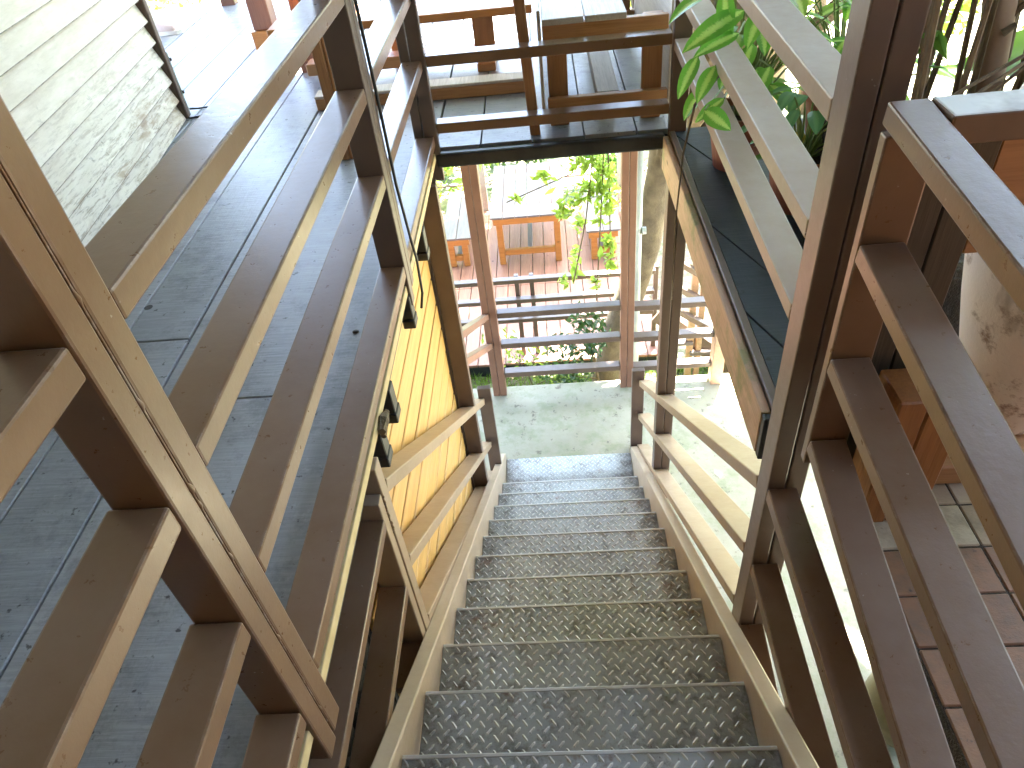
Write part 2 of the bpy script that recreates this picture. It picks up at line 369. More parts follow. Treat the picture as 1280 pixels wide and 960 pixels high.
for y in (1.545, 1.74, 2.26, 2.75):
    b = MB(); b.box(-.64, -.555, y - .028, y + .028, -1.60, -1.50, .003); b.box(-.60, -.552, y - .034, y + .034, -1.64, -1.602, .003); b.build('joist_end', M['black'], deck)
b = MB(); b.tube([(-.5495, 1.515, -1.485), (-.552, 1.56, -1.488), (-.551, 1.60, -1.492)], [.012, .02, .01], 7, True, .3); b.tube([(-.5495, 1.62, -1.50), (-.55, 1.52, -1.51)], .009, 6, True, .3); b.build('frayed_edge', M['bark'], deck)
# knot hole (a real hole plug, dark)
b = MB(); b.lathe((-1.537, 2.214, ZD + .0025), [(.001, 0), (.016, 0), (.016, .0006), (.001, .0006)], 14); b.build('plank_hole', M['black'], deck)
b = MB(); b.lathe((-.699, 1.973, ZD + .0025), [(.001, 0), (.012, 0), (.006, .004), (.001, .005)], 10); b.build('floor_screw', M['bolt'], deck)
# brick patio at the right, near
b = MB(); lay = b.bm.faces.layers.float.new('tone')
yy = .04
rows = []
y = 1.24; j = 0
while y > -2:
    x = .685; i = 0
    first = .235
    while x < 3.2:
        w = first if i == 0 else .24
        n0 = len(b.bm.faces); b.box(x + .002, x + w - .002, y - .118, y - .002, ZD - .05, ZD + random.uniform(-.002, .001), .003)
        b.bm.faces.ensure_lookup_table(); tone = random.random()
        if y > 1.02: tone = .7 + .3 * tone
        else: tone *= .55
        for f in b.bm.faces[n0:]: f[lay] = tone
        x += w; i += 1
    y -= .12; j += 1
bt = b.build('brick_patio', M['brick'], None, kind='structure')
B('grout_bed', M['soil'], bt, (.683, 3.3, -2.1, 1.245, ZD - .10, ZD - .004, 0))
# blue grey side deck at the right (boards laid askew)
poly = [(.607, 1.46), (.607, 3.44), (1.42, 3.44), (1.42, 1.46)]
def clip(poly, n, c, sgn):
    out = []
    for p, q in zip(poly, poly[1:] + poly[:1]):
        dp = sgn * (p[0] * n[0] + p[1] * n[1] - c); dq = sgn * (q[0] * n[0] + q[1] * n[1] - c)
        if dp >= 0: out.append(p)
        if dp * dq < 0: s_ = dp / (dp - dq); out.append((p[0] + (q[0] - p[0]) * s_, p[1] + (q[1] - p[1]) * s_))
    return out
ang = math.radians(20.5); dv = (math.sin(ang), -math.cos(ang)); nv = (math.cos(ang), math.sin(ang))
b = MB()
offs = [.607 * nv[0] + 1.93 * nv[1] - .2, .607 * nv[0] + 1.93 * nv[1], .607 * nv[0] + 2.50 * nv[1], .607 * nv[0] + 3.36 * nv[1] - .0, 2.1, 2.35, 2.6]
offs = sorted([o for o in offs] + [offs[0] - .25])
for o0, o1 in zip(offs, offs[1:]):
    p = clip(clip(poly, nv, o0 + .004, 1), nv, o1 - .004, -1)
    if len(p) < 3: continue
    top = [b.bm.verts.new((q[0], q[1], ZD + random.uniform(-.001, .001) * 0)) for q in p]; bot = [b.bm.verts.new((q[0], q[1], ZD - .03)) for q in p]
    b.bm.faces.new(top); b.bm.faces.new(bot[::-1])
    for i in range(len(p)): b.bm.faces.new((top[i], bot[i], bot[(i + 1) % len(p)], top[(i + 1) % len(p)]))
sd = b.build('side_deck', M['deck_dark'], None, kind='structure')
B('deck_joist', M['black'], sd, (.66, 1.38, 1.5, 1.56, -1.6, -1.482, .003), (.66, 1.38, 2.4, 2.46, -1.6, -1.482, .003), (.66, 1.38, 3.3, 3.36, -1.6, -1.482, .003))
# lower terrace of red brown planks
b = MB(); x = -4.5
while x < 1.0:
    for y0, y1 in ((5.92, 7.4 + (int(x * 100) % 3) * .4), (7.404 + (int(x * 100) % 3) * .4, 9.35)):
        b.box(x + .004, x + .146, y0, y1, ZT - .03, ZT + random.uniform(-.002, .002), .003)
    x += .15
tr = b.build('plank_terrace', M['terrace'], None, kind='structure')
B('terrace_beam', M['black'], tr, (-4.5, 1.0, 5.95, 6.02, -5.12, ZT - .032, .004))
b = MB(); rows = 26; cols = 70
g = [[b.bm.verts.new((-1.2 + 4.2 * i / cols, 4.86 + 1.06 * j / rows, -5.05 + .35 * max(0, 1 - j / rows * 1.9) + random.uniform(-.02, .02))) for i in range(cols + 1)] for j in range(rows + 1)]
for j in range(rows):
    for i in range(cols): b.bm.faces.new((g[j][i], g[j][i + 1], g[j + 1][i + 1], g[j + 1][i]))
b.build('grass_bank', M['ground'], None, kind='structure')

# ------------------------------------------------------------------ staircase
X0 = .495
st = thing('metal_staircase', 'steel stairs with diamond plate treads going down between two brown stringers', 'staircase', (0, 1.9, ZL))
def tread_mesh(depth):
    b = MB(); lay = b.bm.faces.layers.float.new('lug'); b.box(-X0 + .003, X0 - .003, -depth, 0, -.006, 0, .0015); b.box(-X0 + .003, X0 - .003, -.006, 0, -.036, -.0065, .001)
    G = .043; nx = int(.95 / G); ny = int((depth - .02) / G)
    for i in range(nx + 1):
        for j in range(ny + 1):
            for s_ in (0, 1):
                cx = -.48 + i * G + s_ * G / 2; cy = -.012 - j * G - s_ * G / 2
                if cx > .482 or cy < -depth + .012: continue
                a = math.radians(-52 if s_ == 0 else 48); dx, dy = math.cos(a), math.sin(a); L, W, H = .0148, .0042, .0035
                P = lambda u, v, z: b.bm.verts.new((cx + dx * u - dy * v, cy + dy * u + dx * v, z))
                q = [P(-L, 0, .0003), P(-L * .6, -W, .0003), P(L * .6, -W, .0003), P(L, 0, .0003), P(L * .6, W, .0003), P(-L * .6, W, .0003)]
                r = [P(-L * .55, 0, H), P(L * .55, 0, H)]
                for f in ((q[0], q[1], r[0]), (q[1], q[2], r[1], r[0]), (q[2], q[3], r[1]), (q[3], q[4], r[1]), (q[4], q[5], r[0], r[1]), (q[5], q[0], r[0])): b.bm.faces.new(f)[lay] = 1.
    return b
ORG['none'] = Vector((0, 0, 0))
def place(o, parent, loc):
    COL.objects.link(o) if o.name not in COL.objects else None
    o.parent = parent; o.location = Vector(loc) - ORG[parent.name]; ORG[o.name] = Vector(loc)
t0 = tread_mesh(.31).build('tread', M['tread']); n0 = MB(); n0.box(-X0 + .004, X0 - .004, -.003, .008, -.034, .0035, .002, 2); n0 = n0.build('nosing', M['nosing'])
treads = [(.2425 + .27115 * k, -1.5848 - .20427 * k) for k in range(0, 13)]
for k, (y, z) in enumerate(treads):
    t = t0 if k == 0 else t0.copy(); place(t, st, (0, y, z))
    nn = n0 if k == 0 else n0.copy()
    if k: COL.objects.link(nn)
    nn.parent = t; nn.location = (0, 0, 0)
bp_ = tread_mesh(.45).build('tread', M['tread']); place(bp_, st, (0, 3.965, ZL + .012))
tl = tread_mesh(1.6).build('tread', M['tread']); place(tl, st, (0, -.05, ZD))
def zn(y): return -1.5848 - .20427 * (y - .2425) / .27115
for s_ in (-1, 1):
    b = MB(); xi = s_ * (X0 + .001); xo = s_ * (X0 + .055); ya, yb = -.3, 3.985
    vs = [Vector((x, y, z)) for x in sorted((xi, xo)) for y, zz in ((ya, zn(ya)), (yb, max(zn(yb), ZL + .05) + .0)) for z in (zz - .24 if y < 1 else ZL - .22, zz + .012)]
    b.hexa(vs, .006, 2); b.build('stringer', M['stringer'], st)
# ------------------------------------------------------------------ stair railings
def stair_rail(s_, label, z1, dz, slope, ends):
    r = thing('stair_railing', label, 'railing', (s_ * .55, 2.3, ZL))
    return r
rl = thing('stair_railing', 'left stair railing of brown tubes sloping down in front of the yellow wall', 'railing', (-.55, 2.3, ZL))
T = .045
def srail(sd, P0, P1, par):
    P0 = Vector(P0) + Vector((sd * .045, 0, -T / 2)); P1 = Vector(P1) + Vector((sd * .045, 0, -T / 2)); d = P1 - P0
    P1 = P0 + d * (((3.66 if sd < 0 else 3.99) - P0.y) / d.y)
    MB().bar(P0, P1, .09, T).build('rail', M['steel_tan'], par)
for (y0, z0), (y1, z1) in (((1.432, -1.612), (3.175, -2.957)), ((1.432, -2.0), (3.275, -3.451)), ((1.432, -2.372), (3.186, -3.709))): srail(-1, (-.55, y0, z0), (-.55, y1, z1), rl)
for zz, y0 in ((-1.662, -.2), (-2.01, -.2), (-2.36, 1.16)): MB().bar((-.595, y0, zz - .022), (-.595, 1.328, zz - .022), .09, .044).build('lower_rail', M['steel'], rl)
B('post', M['steel_tan'], rl, (-.64, -.549, 1.375, 1.43, -2.50, -1.50, .004, 2))
B('post', M['steel_tan'], rl, (-.642, -.553, 1.33, 1.3735, -2.45, -1.60, .004, 2))
B('post', M['steel_post'], rl, (-.59, -.50, 3.66, 3.70, -4.28, -3.24, .004, 2))
rr = thing('stair_railing', 'right stair railing of tan tubes sloping down beside the mossy concrete', 'railing', (.55, 2.3, ZL))
for (y0, z0), (y1, z1) in (((1.423, -1.672), (3.183, -2.957)), ((1.423, -1.998), (3.165, -3.277)), ((1.423, -2.305), (3.153, -3.597))): srail(1, (.55, y0, z0), (.55, y1, z1), rr)
B('post', M['steel_post'], rr, (.50, .59, 4.0, 4.04, ZL, -3.46, .004, 2))
# ------------------------------------------------------------------ posts
def post(label, boxes, m, loc, cat='post', names='tube', plate=None):
    t = thing('steel_post', label, cat, loc)
    for q in boxes: B(names, m, t, q)
    if plate: B('base_plate', M['black'], t, plate)
    return t
post('dark brown double tube post holding up the left deck next to the yellow wall', [(-.645, -.552, 3.22, 3.262, -3.95, -1.54, .004, 2), (-.745, -.648, 3.222, 3.264, ZL, -1.54, .004, 2), (-.64, -.558, 3.266, 3.31, ZL, -1.54, .004, 2)], M['steel_post'], (-.62, 3.25, ZL))
post('dark brown post below the tan fascia plank, on the right of the stairs', [(.552, .60, 3.20, 3.28, -3.9, -1.62, .004, 2), (.603, .655, 3.202, 3.28, ZL, -1.62, .004, 2)], M['steel_post'], (.6, 3.24, ZL))
post('red brown double tube post at the far left corner of the concrete landing', [(-.622, -.566, 4.74, 4.82, ZL, -1.65, .004, 2), (-.563, -.507, 4.74, 4.82, ZL, -1.65, .004, 2)], M['steel_red'], (-.56, 4.78, ZL))
post('brown double tube post at the far right corner of the landing beside the white pipe', [(.493, .545, 4.75, 4.83, ZL, -1.65, .004, 2), (.548, .60, 4.75, 4.83, ZL, -1.65, .004, 2)], M['steel_red'], (.55, 4.79, ZL))
post('tall brown double tube post rising through the right railings up to the roof', [(.55, .598, 1.335, 1.421, -2.75, 2.2, .004, 2), (.602, .652, 1.337, 1.419, -2.70, 2.2, .004, 2)], M['steel_grey'], (.6, 1.38, -2.75))
# ------------------------------------------------------------------ left deck railing
dl = thing('deck_railing', 'left deck railing of flat brown tubes between the stairwell and the white clapboard wall', 'railing', (-.6, 1.5, ZD))
def prt(name, m, par, *q, **k): return B(name, m, par, *q, **k)
pf = prt('post', M['steel'], dl, (-.64, -.549, .633, .681, -1.604, 2.2, .005, 2), label='nearest post, its lit narrow face light brown')
prt('post', M['steel'], dl, (-.64, -.549, .6865, .739, -1.59, 2.2, .005, 2))
prt('post', M['steel_post'], dl, (-.64, -.549, 2.25, 2.30, -1.55, 2.2, .005, 2))
prt('post', M['steel_post'], dl, (-.64, -.549, 2.304, 2.352, -1.50, 2.2, .005, 2))
prt('post', M['steel_post'], dl, (-.60, -.535, 3.41, 3.452, -1.60, .6, .005, 2))
prt('post', M['steel_post'], dl, (-.648, -.603, 3.412, 3.46, ZD, .6, .005, 2))
zb = (-.503, -.783, -1.066, -1.419)
for z in zb:
    prt('rail', M['steel'], dl, (-.642, -.551, .741, 2.248, z, z + .048, .005, 2))
    prt('rail', M['steel'], dl, (-.642, -.551, 2.354, 3.409, z, z + .048, .005, 2))
for z in (-.505, -.787, -1.085, -1.42):
    prt('rail', M['steel'], dl, (-.642, -.551, -1.9, .631, z, z + .05, .005, 2))
cr = thing('deck_railing', 'low crosswise deck railing in front of the brown benches, above the stair foot', 'railing', (0, 3.43, ZD))
for z in (-.47, -.76, -1.052, -1.362):
    prt('rail', M['steel'], cr, (-.533, .573, 3.41, 3.49, z, z + .048, .005, 2))
# right deck railing
dr = thing('deck_railing', 'right side deck railing with wide pale topped tubes in front of the potted plants', 'railing', (.6, 2.4, ZD))
prt('post', M['steel_post'], dr, (.577, .66, 3.41, 3.455, -1.6, .6, .005, 2))
for (za, zc) in ((-.325, -.325), (-.613, -.60), (-.875, -.86), (-1.10, -1.075)):
    MB().bar((.595, 1.423, za + .024), (.625, 3.408, zc + .024), .09, .048).build('rail', M['steel_tan'], dr)
# fascia board of the side deck
fb = thing('fascia_board', 'tan wooden fascia plank along the right side deck edge, mossy at its near end', 'plank', (.57, 2.4, -1.6))
MB().hexa([(x, y, z) for x in (.548, .575) for y in (1.48, 3.40) for z in (-1.625, -1.462)], .003).build('plank', M['fascia'], fb)
prt('cap_strip', M['steel_post'], fb, (.5765, .604, 1.465, 3.42, -1.60, -1.445, .003))
prt('end_cap', M['black'], fb, (.55, .60, 1.45, 1.478, -1.625, -1.463, .003))
# near right patio railing
pr = thing('patio_railing', 'near right patio railing with orange lit edges in front of the pale clay jar', 'railing', (.6, .6, ZD))
for k, (z, za) in enumerate(((-.524, -.640), (-.773, -.955), (-1.043, -1.185), (-1.282, -1.50))):
    w_ = .066 if k == 0 else .08; MB().bar((.55 + w_ / 2, 1.19 if k == 0 else 1.163, z + .02), (.55 + w_ / 2, (-.2 if k < 3 else .1), za + .02), w_, .040).build('rail', M['steel'], pr)
for (z, za) in ((-1.66, -1.70), (-2.02, -2.06), (-2.37, -2.41)):
    MB().bar((.59, 1.333, z + .02), (.59, (.2 if z > -2.2 else 1.1), za + .02), .08, .048).build('lower_rail', M['steel'], pr)
prt('post', M['steel'], pr, (.552, .64, 1.166, 1.194, -1.33, -.536, .004, 2))
prt('top_rail', M['lichen'], pr, (.619, .868, 1.107, 1.19, -.532, -.483, .004, 2)); prt('top_rail', M['lichen'], pr, (.872, 2.4, 1.108, 1.192, -.532, -.482, .004, 2))
pn = thing('timber_screen', 'dark brown board standing behind the near patio rails beside the tall post', 'panel', (.66, 1.22, ZD))
prt('board', M['dark_board'], pn, (.645, .70, 1.20, 1.225, ZD, -.545, .003), (.702, .766, 1.20, 1.225, ZD + .3, -.545, .003))
prt('apron', M['brownwood'], pn, (.768, 1.9, 1.205, 1.235, -.80, -.545, .003))
lg = thing('plant_stand', 'orange brown timber stand with a thick leg under the clay jar', 'stand', (.9, 1.15, ZD))
prt('leg', M['orange_v'], lg, (.672, .732, 1.075, 1.185, ZD + .001, -1.06, .004), (.735, .815, 1.077, 1.185, ZD + .001, -1.06, .004))
prt('foot_board', M['brownwood'], lg, (.818, 1.7, 1.18, 1.55, ZD + .001, -1.385, .004))

# ------------------------------------------------------------------ landing railing, terrace railing
fr = thing('landing_railing', 'three grey brown rails along the far edge of the concrete landing', 'railing', (.3, 4.79, ZL))
for z in (-3.46, -3.775, -4.095):
    prt('rail', M['steel_post'], fr, (-.505, .491, 4.755, 4.835, z, z + .05, .005, 2))
    prt('rail', M['steel_post'], fr, (.602, 1.26, 4.755, 4.835, z - .02, z + .03, .005, 2))
prt('post', M['fascia'], fr, (1.262, 1.36, 4.72, 4.835, ZL, -3.42, .005, 2), label='mossy wooden end post')
for za, zc in ((-2.52, -3.42), (-2.72, -3.72)): MB().bar((-.60, 3.32, za), (-.60, 4.738, zc), .06, .045).build('side_rail', M['steel_red'], fr)
tf = thing('terrace_railing', 'weathered railing along the near edge of the red plank terrace', 'railing', (0, 6, ZT))
for z in (-3.945, -4.18, -4.42):
    prt('rail', M['steel_post'], tf, (-4.4, .95, 5.98, 6.05, z, z + .045, .005, 2))
for x in (-.405, -.255, -2.2, .97): prt('post', M['steel_post'], tf, (x - .022, x + .022, 6.055, 6.10, ZT - .2, -3.90, .004, 2))
wf = thing('wire_fence', 'thin wire fence at the back edge of the terrace behind the tables', 'fence', (.6, 9.4, ZT))
for z in (-4.5, -4.15, -3.85): MB().tube([(-4.4, 9.42, z), (-1, 9.42, z - .02), (2.2, 9.42, z)], .014, 6).build('wire', M['steel_post'], wf)
for x in (-2.6, -.95, .95, 2.1): prt('post', M['bleached'], wf, (x - .04, x + .04, 9.38, 9.46, -5.12, -3.8, .005))
gs = thing('garden_stair', 'brown slanting garden stair behind the landing at the right', 'staircase', (1.3, 5.6, -5.1))
for z in (-3.60, -3.86, -4.11): MB().bar((1.0, 5.5, z + .13), (2.2, 5.5, z - .73), .07, .05, (0, 1, 0)).build('rail', M['steel_post'], gs)
MB().bar((.95, 5.75, -4.25), (2.0, 5.42, -5.05), .05, .17, (0, 1, 0)).build('stringer', M['steel_post'], gs)
for k in range(5): prt('tread', M['tabletop'], gs, (1.05 + k * .2, 1.27 + k * .2, 5.53, 6.2, -4.5 - k * .13, -4.46 - k * .13, .004))
prt('post', M['fascia'], gs, (1.22, 1.28, 5.56, 5.62, -5.2, -3.2, .004)); prt('post', M['fascia'], gs, (1.31, 1.36, 5.56, 5.62, -5.2, -3.4, .004))

# ------------------------------------------------------------------ walls
yw = thing('plank_wall', 'yellow wooden plank wall below the left deck beside the stairs', 'wall', (-.66, 2.3, ZL))
b = MB(); z = -1.56; k = 0
while z > -4.1:
    b.box(-.68, -.655 + random.uniform(-.002, .002), 1.24, 3.20, z - .148, z - .002, .003); z -= .162
b.build('planks', M['yellow'], yw)
prt('backing', M['black'], yw, (-.72, -.682, 1.22, 3.21, -4.28, -1.55, 0))
rw = thing('rubble_wall', 'dark rubble stone footing under the near end of the left deck', 'wall', (-.8, .2, ZL))
b = MB()
for i in range(34):
    for j in range(25):
        y = -1.9 + i * .092; z = -4.29 + j * .105
        b.box(-1.0, -.70 + random.uniform(-.05, .03), y, y + .088, z, z + .1, .02, 2)
b.build('stones', M['rubble'], rw)
# clapboard wall
wdir = Vector((-.162, 1.448, 0)).normalized(); wn = Vector((wdir.y, -wdir.x, 0))
xf = Matrix(((wn.x, wdir.x, 0, -1.963), (wn.y, wdir.y, 0, 2.722), (0, 0, 1, ZD), (0, 0, 0, 1)))
cw = thing('clapboard_wall', 'white clapboard house wall with peeling paint standing on the left deck', 'wall', (-1.963, 2.722, ZD))
b = MB(); z = .004; hh = .106
while z < 3.6:
    jy = -1.0 - random.random() * .7
    for y0, y1 in ((-4.6, jy), (jy + .002, 1.452)):
        dxo = random.uniform(-.002, .002)
        vs = [(x, y, zz) for x in (-.09, None) for y in (y0, y1) for zz in (z, z + hh)]
        vs = [(-.09, y0, z), (-.09, y0, z + hh), (-.09, y1, z), (-.09, y1, z + hh), (.027 + dxo, y0, z - .004 if z > .01 else z), (-.012 + dxo, y0, z + hh), (.027 + dxo, y1, z - .004 if z > .01 else z), (-.012 + dxo, y1, z + hh)]
        b.hexa(vs, .0015, 1, xf)
    z += hh
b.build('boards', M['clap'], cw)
b = MB(); b.box(-.06, .04, 1.455, 1.50, .003, 3.6, .005, 1, xf); b.build('corner_batten', M['bark_batten'], cw)
b = MB(); b.box(-.03, .042, 1.502, 1.516, .004, .36, .002, 1, xf); cb = b.build('metal_angle', M['pvc'], cw)
for zz in (.13, .31):
    b = MB(); b.box(.0425, .052, 1.504, 1.5155, zz, zz + .018, .002, 1, xf); b.build('bolt', M['bolt'], cb)
rd = thing('wooden_post', 'thin red brown post behind the far corner of the clapboard wall', 'post', (-3.0, 5.95, ZD))
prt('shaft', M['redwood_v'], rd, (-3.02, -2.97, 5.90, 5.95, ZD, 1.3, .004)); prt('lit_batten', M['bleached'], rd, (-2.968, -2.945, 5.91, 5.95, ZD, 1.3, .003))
er = thing('deck_railing', 'far end railing of the left deck with a low wooden bottom rail', 'railing', (-3, 6.93, ZD))
for z in (.12, .45, .8): prt('rail', M['redwood_v'], er, (-6, .55, 6.90, 6.96, ZD + z, ZD + z + .07, .004))
for x in (-5.8, -4.3, -2.7, -1.2, .45): prt('post', M['redwood_v'], er, (x - .06, x + .06, 6.86, 6.965, ZD - .2, ZD + 1.05, .004))
tp = thing('wooden_post', 'thick brown wooden post on an orange base block on the far left deck', 'post', (-1.95, 5.45, ZD))
prt('shaft', M['redwood_v'], tp, (-2.01, -1.87, 5.42, 5.56, ZD + .13, 1.3, .006)); prt('base_block', M['orange'], tp, (-2.03, -1.78, 5.40, 5.62, ZD + .001, ZD + .128, .005))
def blobs_mesh(name, m, par, pts, r):
    b = MB()
    for p in pts:
        q = r * random.uniform(.6, 1.35); bmesh.ops.create_icosphere(b.bm, subdivisions=2, radius=1, matrix=Matrix.Translation(Vector(p) + Vector((0, random.uniform(-.002, .002), random.uniform(-.003, .003)))) @ Matrix.Diagonal((q * random.uniform(.7, 1.3), q * random.uniform(.7, 1.3), q * random.uniform(.8, 2.2), 1)))
    return b.build(name, m, par, smooth=True)
random.seed(11)
zs = [-.2 - .012 * k for k in range(112)]
b = MB(); b.tube([(-.5515, .684, z) for z in zs], [.0016 + (.0058 * random.random() if any(abs(z - q) < .0065 for q in (-.43, -.60, -.76, -.80, -.93, -1.18, -1.34, -1.47)) else 0) for z in zs], 7); b.build('weld_seam', M['steel'], dl, smooth=True)
blobs_mesh('weld_seam', M['steel'], dr, [(.551 + random.uniform(0, .03), 1.4225, z + k * .012) for z in (-.613, -.875, -1.10) for k in range(5)], .0045)
blobs_mesh('weld_seam', M['steel_tan'], rr, [(.551 + random.uniform(0, .03), 1.4225, z - k * .012) for z in (-1.67, -1.998, -2.305) for k in range(5)], .005)
blobs_mesh('weld_seam', M['steel_tan'], rl, [(-.551, 1.3745, -1.62 - k * .02) for k in range(9)], .0045)
# cables
def cab(label, pts, r=.006, m='cable'):
    b = MB(); b.tube(pts, r, 7); return b.build('electric_cable', M[m], None, smooth=True, label=label, cat='cable')
cab('black cable running down the inner face of the second left railing post', [(-.542, 2.335, -.1), (-.541, 2.335, -.5), (-.538, 2.34, -.8), (-.54, 2.35, -1.1), (-.54, 2.40, -1.35), (-.545, 2.452, -1.47), (-.548, 2.44, -1.62), (-.56, 2.42, -1.68)], .0055)
cab('thin black cable loop lying on the deck at the corner of the clapboard wall', [(-2.10, 4.26, -1.42), (-2.08, 4.32, -1.442), (-2.02, 4.33, -1.442), (-1.98, 4.26, -1.443), (-2.0, 4.19, -1.443), (-2.07, 4.17, -1.443), (-2.12, 4.2, -1.442)], .006)
# ------------------------------------------------------------------ furniture on the upper deck
bn = thing('wooden_bench', 'brown wooden bench with pale plank top directly behind the crosswise railing', 'bench', (.3, 3.9, ZD))
for (a, c) in ((.0, .19), (.198, .385)): prt('top_plank', M['bleached'], bn, (a, c, 3.545, 5.0, -.963, -.935, .003))
prt('apron', M['brownwood'], bn, (0, .577, 3.56, 3.60, -1.05, -.964, .003)); prt('apron', M['brownwood'], bn, (0, .577, 4.95, 4.99, -1.05, -.964, .003))
for x in (.015, .465):
    for y in (3.565, 4.93): prt('leg', M['brownwood_v'], bn, (x, x + .095, y + .038, y + .075, ZD + .001, -.966, .003))
prt('stretcher', M['brownwood'], bn, (.008, .585, 3.561, 3.60, -1.36, -1.30, .003)); prt('stretcher', M['brownwood'], bn, (.008, .585, 4.95, 4.99, -1.36, -1.30, .003))
prt('centre_beam', M['bleached'], bn, (.25, .36, 3.615, 4.94, -1.36, -1.303, .003))
for x in (-.022, .587): prt('side_plank', M['bleached'], bn, (x, x + .016, 3.56, 5.0, ZD + .05, -.90, .003))
lb = thing('wooden_bench', 'long orange wooden bench on plank legs behind the thin upright post', 'bench', (-.7, 4.8, ZD))
prt('top_plank', M['orange'], lb, (-1.6, -.05, 4.50, 4.90, -1.145, -1.10, .005))
for x in (-.41, -1.35): prt('leg', M['brownwood_v'], lb, (x, x + .125, 4.62, 4.66, -1.33, -1.147, .003))
prt('stretcher', M['brownwood'], lb, (-1.45, -.27, 4.58, 4.70, -1.40, -1.332, .004))
for x in (-1.36, -.40): prt('foot', M['brownwood'], lb, (x, x + .11, 4.52, 4.86, ZD + .001, -1.402, .004))
prt('back_leg', M['brownwood_v'], lb, (-.95, -.83, 4.80, 4.84, ZD + .001, -1.147, .003))
fbm = thing('wooden_beam', 'long low wooden beam lying on the deck in front of the orange bench', 'beam', (-.55, 4.15, ZD))
prt('beam', M['brownwood'], fbm, (-1.3, -.06, 4.11, 4.215, ZD + .001, -1.385, .004)); prt('top_board', M['bleached'], fbm, (-1.3, -.06, 4.105, 4.22, -1.384, -1.368, .003))
up = thing('wooden_post', 'thin brown upright post standing at the deck edge left of the bench', 'post', (-.09, 3.52, ZD))
b = MB(); b.hexa([(x + dx, y, z) for x in (-.088, -.038) for y in (3.505, 3.55) for z, dx in ((ZD + .001, 0), (.9, -.12))], .003)
# keep vertex order of hexa: x, y, z
b.build('shaft', M['brownwood_v'], up)
tb = thing('wooden_post', 'red brown plank post standing close behind the left railing, beside its second post', 'post', (-1.0, 3.43, ZD))
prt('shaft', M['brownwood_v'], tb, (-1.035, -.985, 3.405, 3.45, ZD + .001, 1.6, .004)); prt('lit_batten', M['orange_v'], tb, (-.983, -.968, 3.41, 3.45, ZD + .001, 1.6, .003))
tc_ = thing('wooden_post', 'dark maroon post on a small foot block beyond the left railing', 'post', (-1.5, 4.86, ZD))
prt('shaft', M['redwood_v'], tc_, (-1.53, -1.46, 4.83, 4.89, ZD + .07, 1.6, .004)); prt('foot_block', M['redwood_v'], tc_, (-1.56, -1.42, 4.82, 4.94, ZD + .001, ZD + .069, .004))
# ------------------------------------------------------------------ furniture on the terrace
def table(name, label, cat, x0, x1, y0, y1, h, group, n):
    t = thing(name, label, cat, ((x0 + x1) / 2, (y0 + y1) / 2, ZT), group); z = ZT + h; w = (x1 - x0) / n
    for i in range(n): prt('top_plank', M['tabletop'], t, (x0 + i * w + .003, x0 + (i + 1) * w - .003, y0, y1, z - .025, z, .003))
    for y in (y0 + .0, y1 - .045): prt('apron', M['orange'], t, (x0 + .03, x1 - .03, y, y + .04, z - .10, z - .0255, .003))
    for x in (x0 + .03, x1 - .04 - .06): prt('apron', M['orange'], t, (x, x + .03, y0 + .045, y1 - .05, z - .10, z - .0255, .003)) if h > .5 else None
    for x in (x0 + .06, x1 - .135):
        for y in (y0 + .042, y1 - .12): prt('leg', M['orange'], t, (x, x + .075, y, y + .075, ZT + .003, z - .026, .004))
    zs = ZT + (.13 if h > .5 else .08)
    for y in (y0 + .05, y1 - .11): prt('stretcher', M['orange'], t, (x0 + .137, x1 - .137, y, y + .06, zs, zs + .07, .003))
    xm = (x0 + x1) / 2
    prt('centre_beam', M['tabletop'], t, (xm - .03, xm + .03, y0 + .112, y1 - .112, zs + .01, zs + .06, .003))
    return t
table('garden_table', 'orange wooden garden table with greyed plank top on the lower terrace', 'table', -.765, .135, 7.84, 9.28, .685, None, 6)
table('garden_bench', 'low orange terrace bench left of the garden table, half behind the red brown post', 'bench', -1.40, -1.03, 7.87, 9.15, .43, 'terrace benches', 2)
table('garden_bench', 'low orange terrace bench right of the garden table, under the hanging leaves', 'bench', .385, .80, 7.81, 9.1, .43, 'terrace benches', 2)
# ------------------------------------------------------------------ jar, pipe, pots
b = MB(); b.lathe((1.10, 1.35, -1.383), [(.05, 0), (.08, 0), (.087, .015), (.11, .08), (.145, .2), (.182, .34), (.211, .5), (.2235, .62), (.2175, .74), (.1925, .84), (.157, .91), (.13, .95), (.14, 1.0), (.12, 1.0), (.11, .95), (.11, .7), (.02, .6)], 48, .012)
b.build('clay_jar', M['jar'], None, smooth=True, label='large pale pinkish clay jar with brown stains behind the near right railing', cat='jar')
b = MB(); b.lathe((1.72, 1.80, ZL), [(.05, 0), (.12, 0), (.19, .12), (.21, .28), (.17, .42), (.12, .47), (.15, .50), (.155, .52), (.13, .52), (.10, .46), (.12, .3), (.02, .2)], 32, .01)
b.build('glazed_jar', plain('olive glaze', (.14, .11, .04), (.24, .19, .09), 6, .4), None, smooth=True, label='olive brown jar on the ground below the near right railing', cat='jar')
b = MB(); b.tube([(.645, 5.0, -5.1), (.645, 5.0, -1.75)], .031, 16); pp = b.build('drain_pipe', M['pvc'], None, smooth=True, label='pale grey drain pipe running down beside the far right landing post', cat='pipe')
b = MB(); b.tube([(.675, 4.98, -2.88), (.705, 4.98, -2.88)], .03, 12); b.build('clip', M['pvc'], pp)
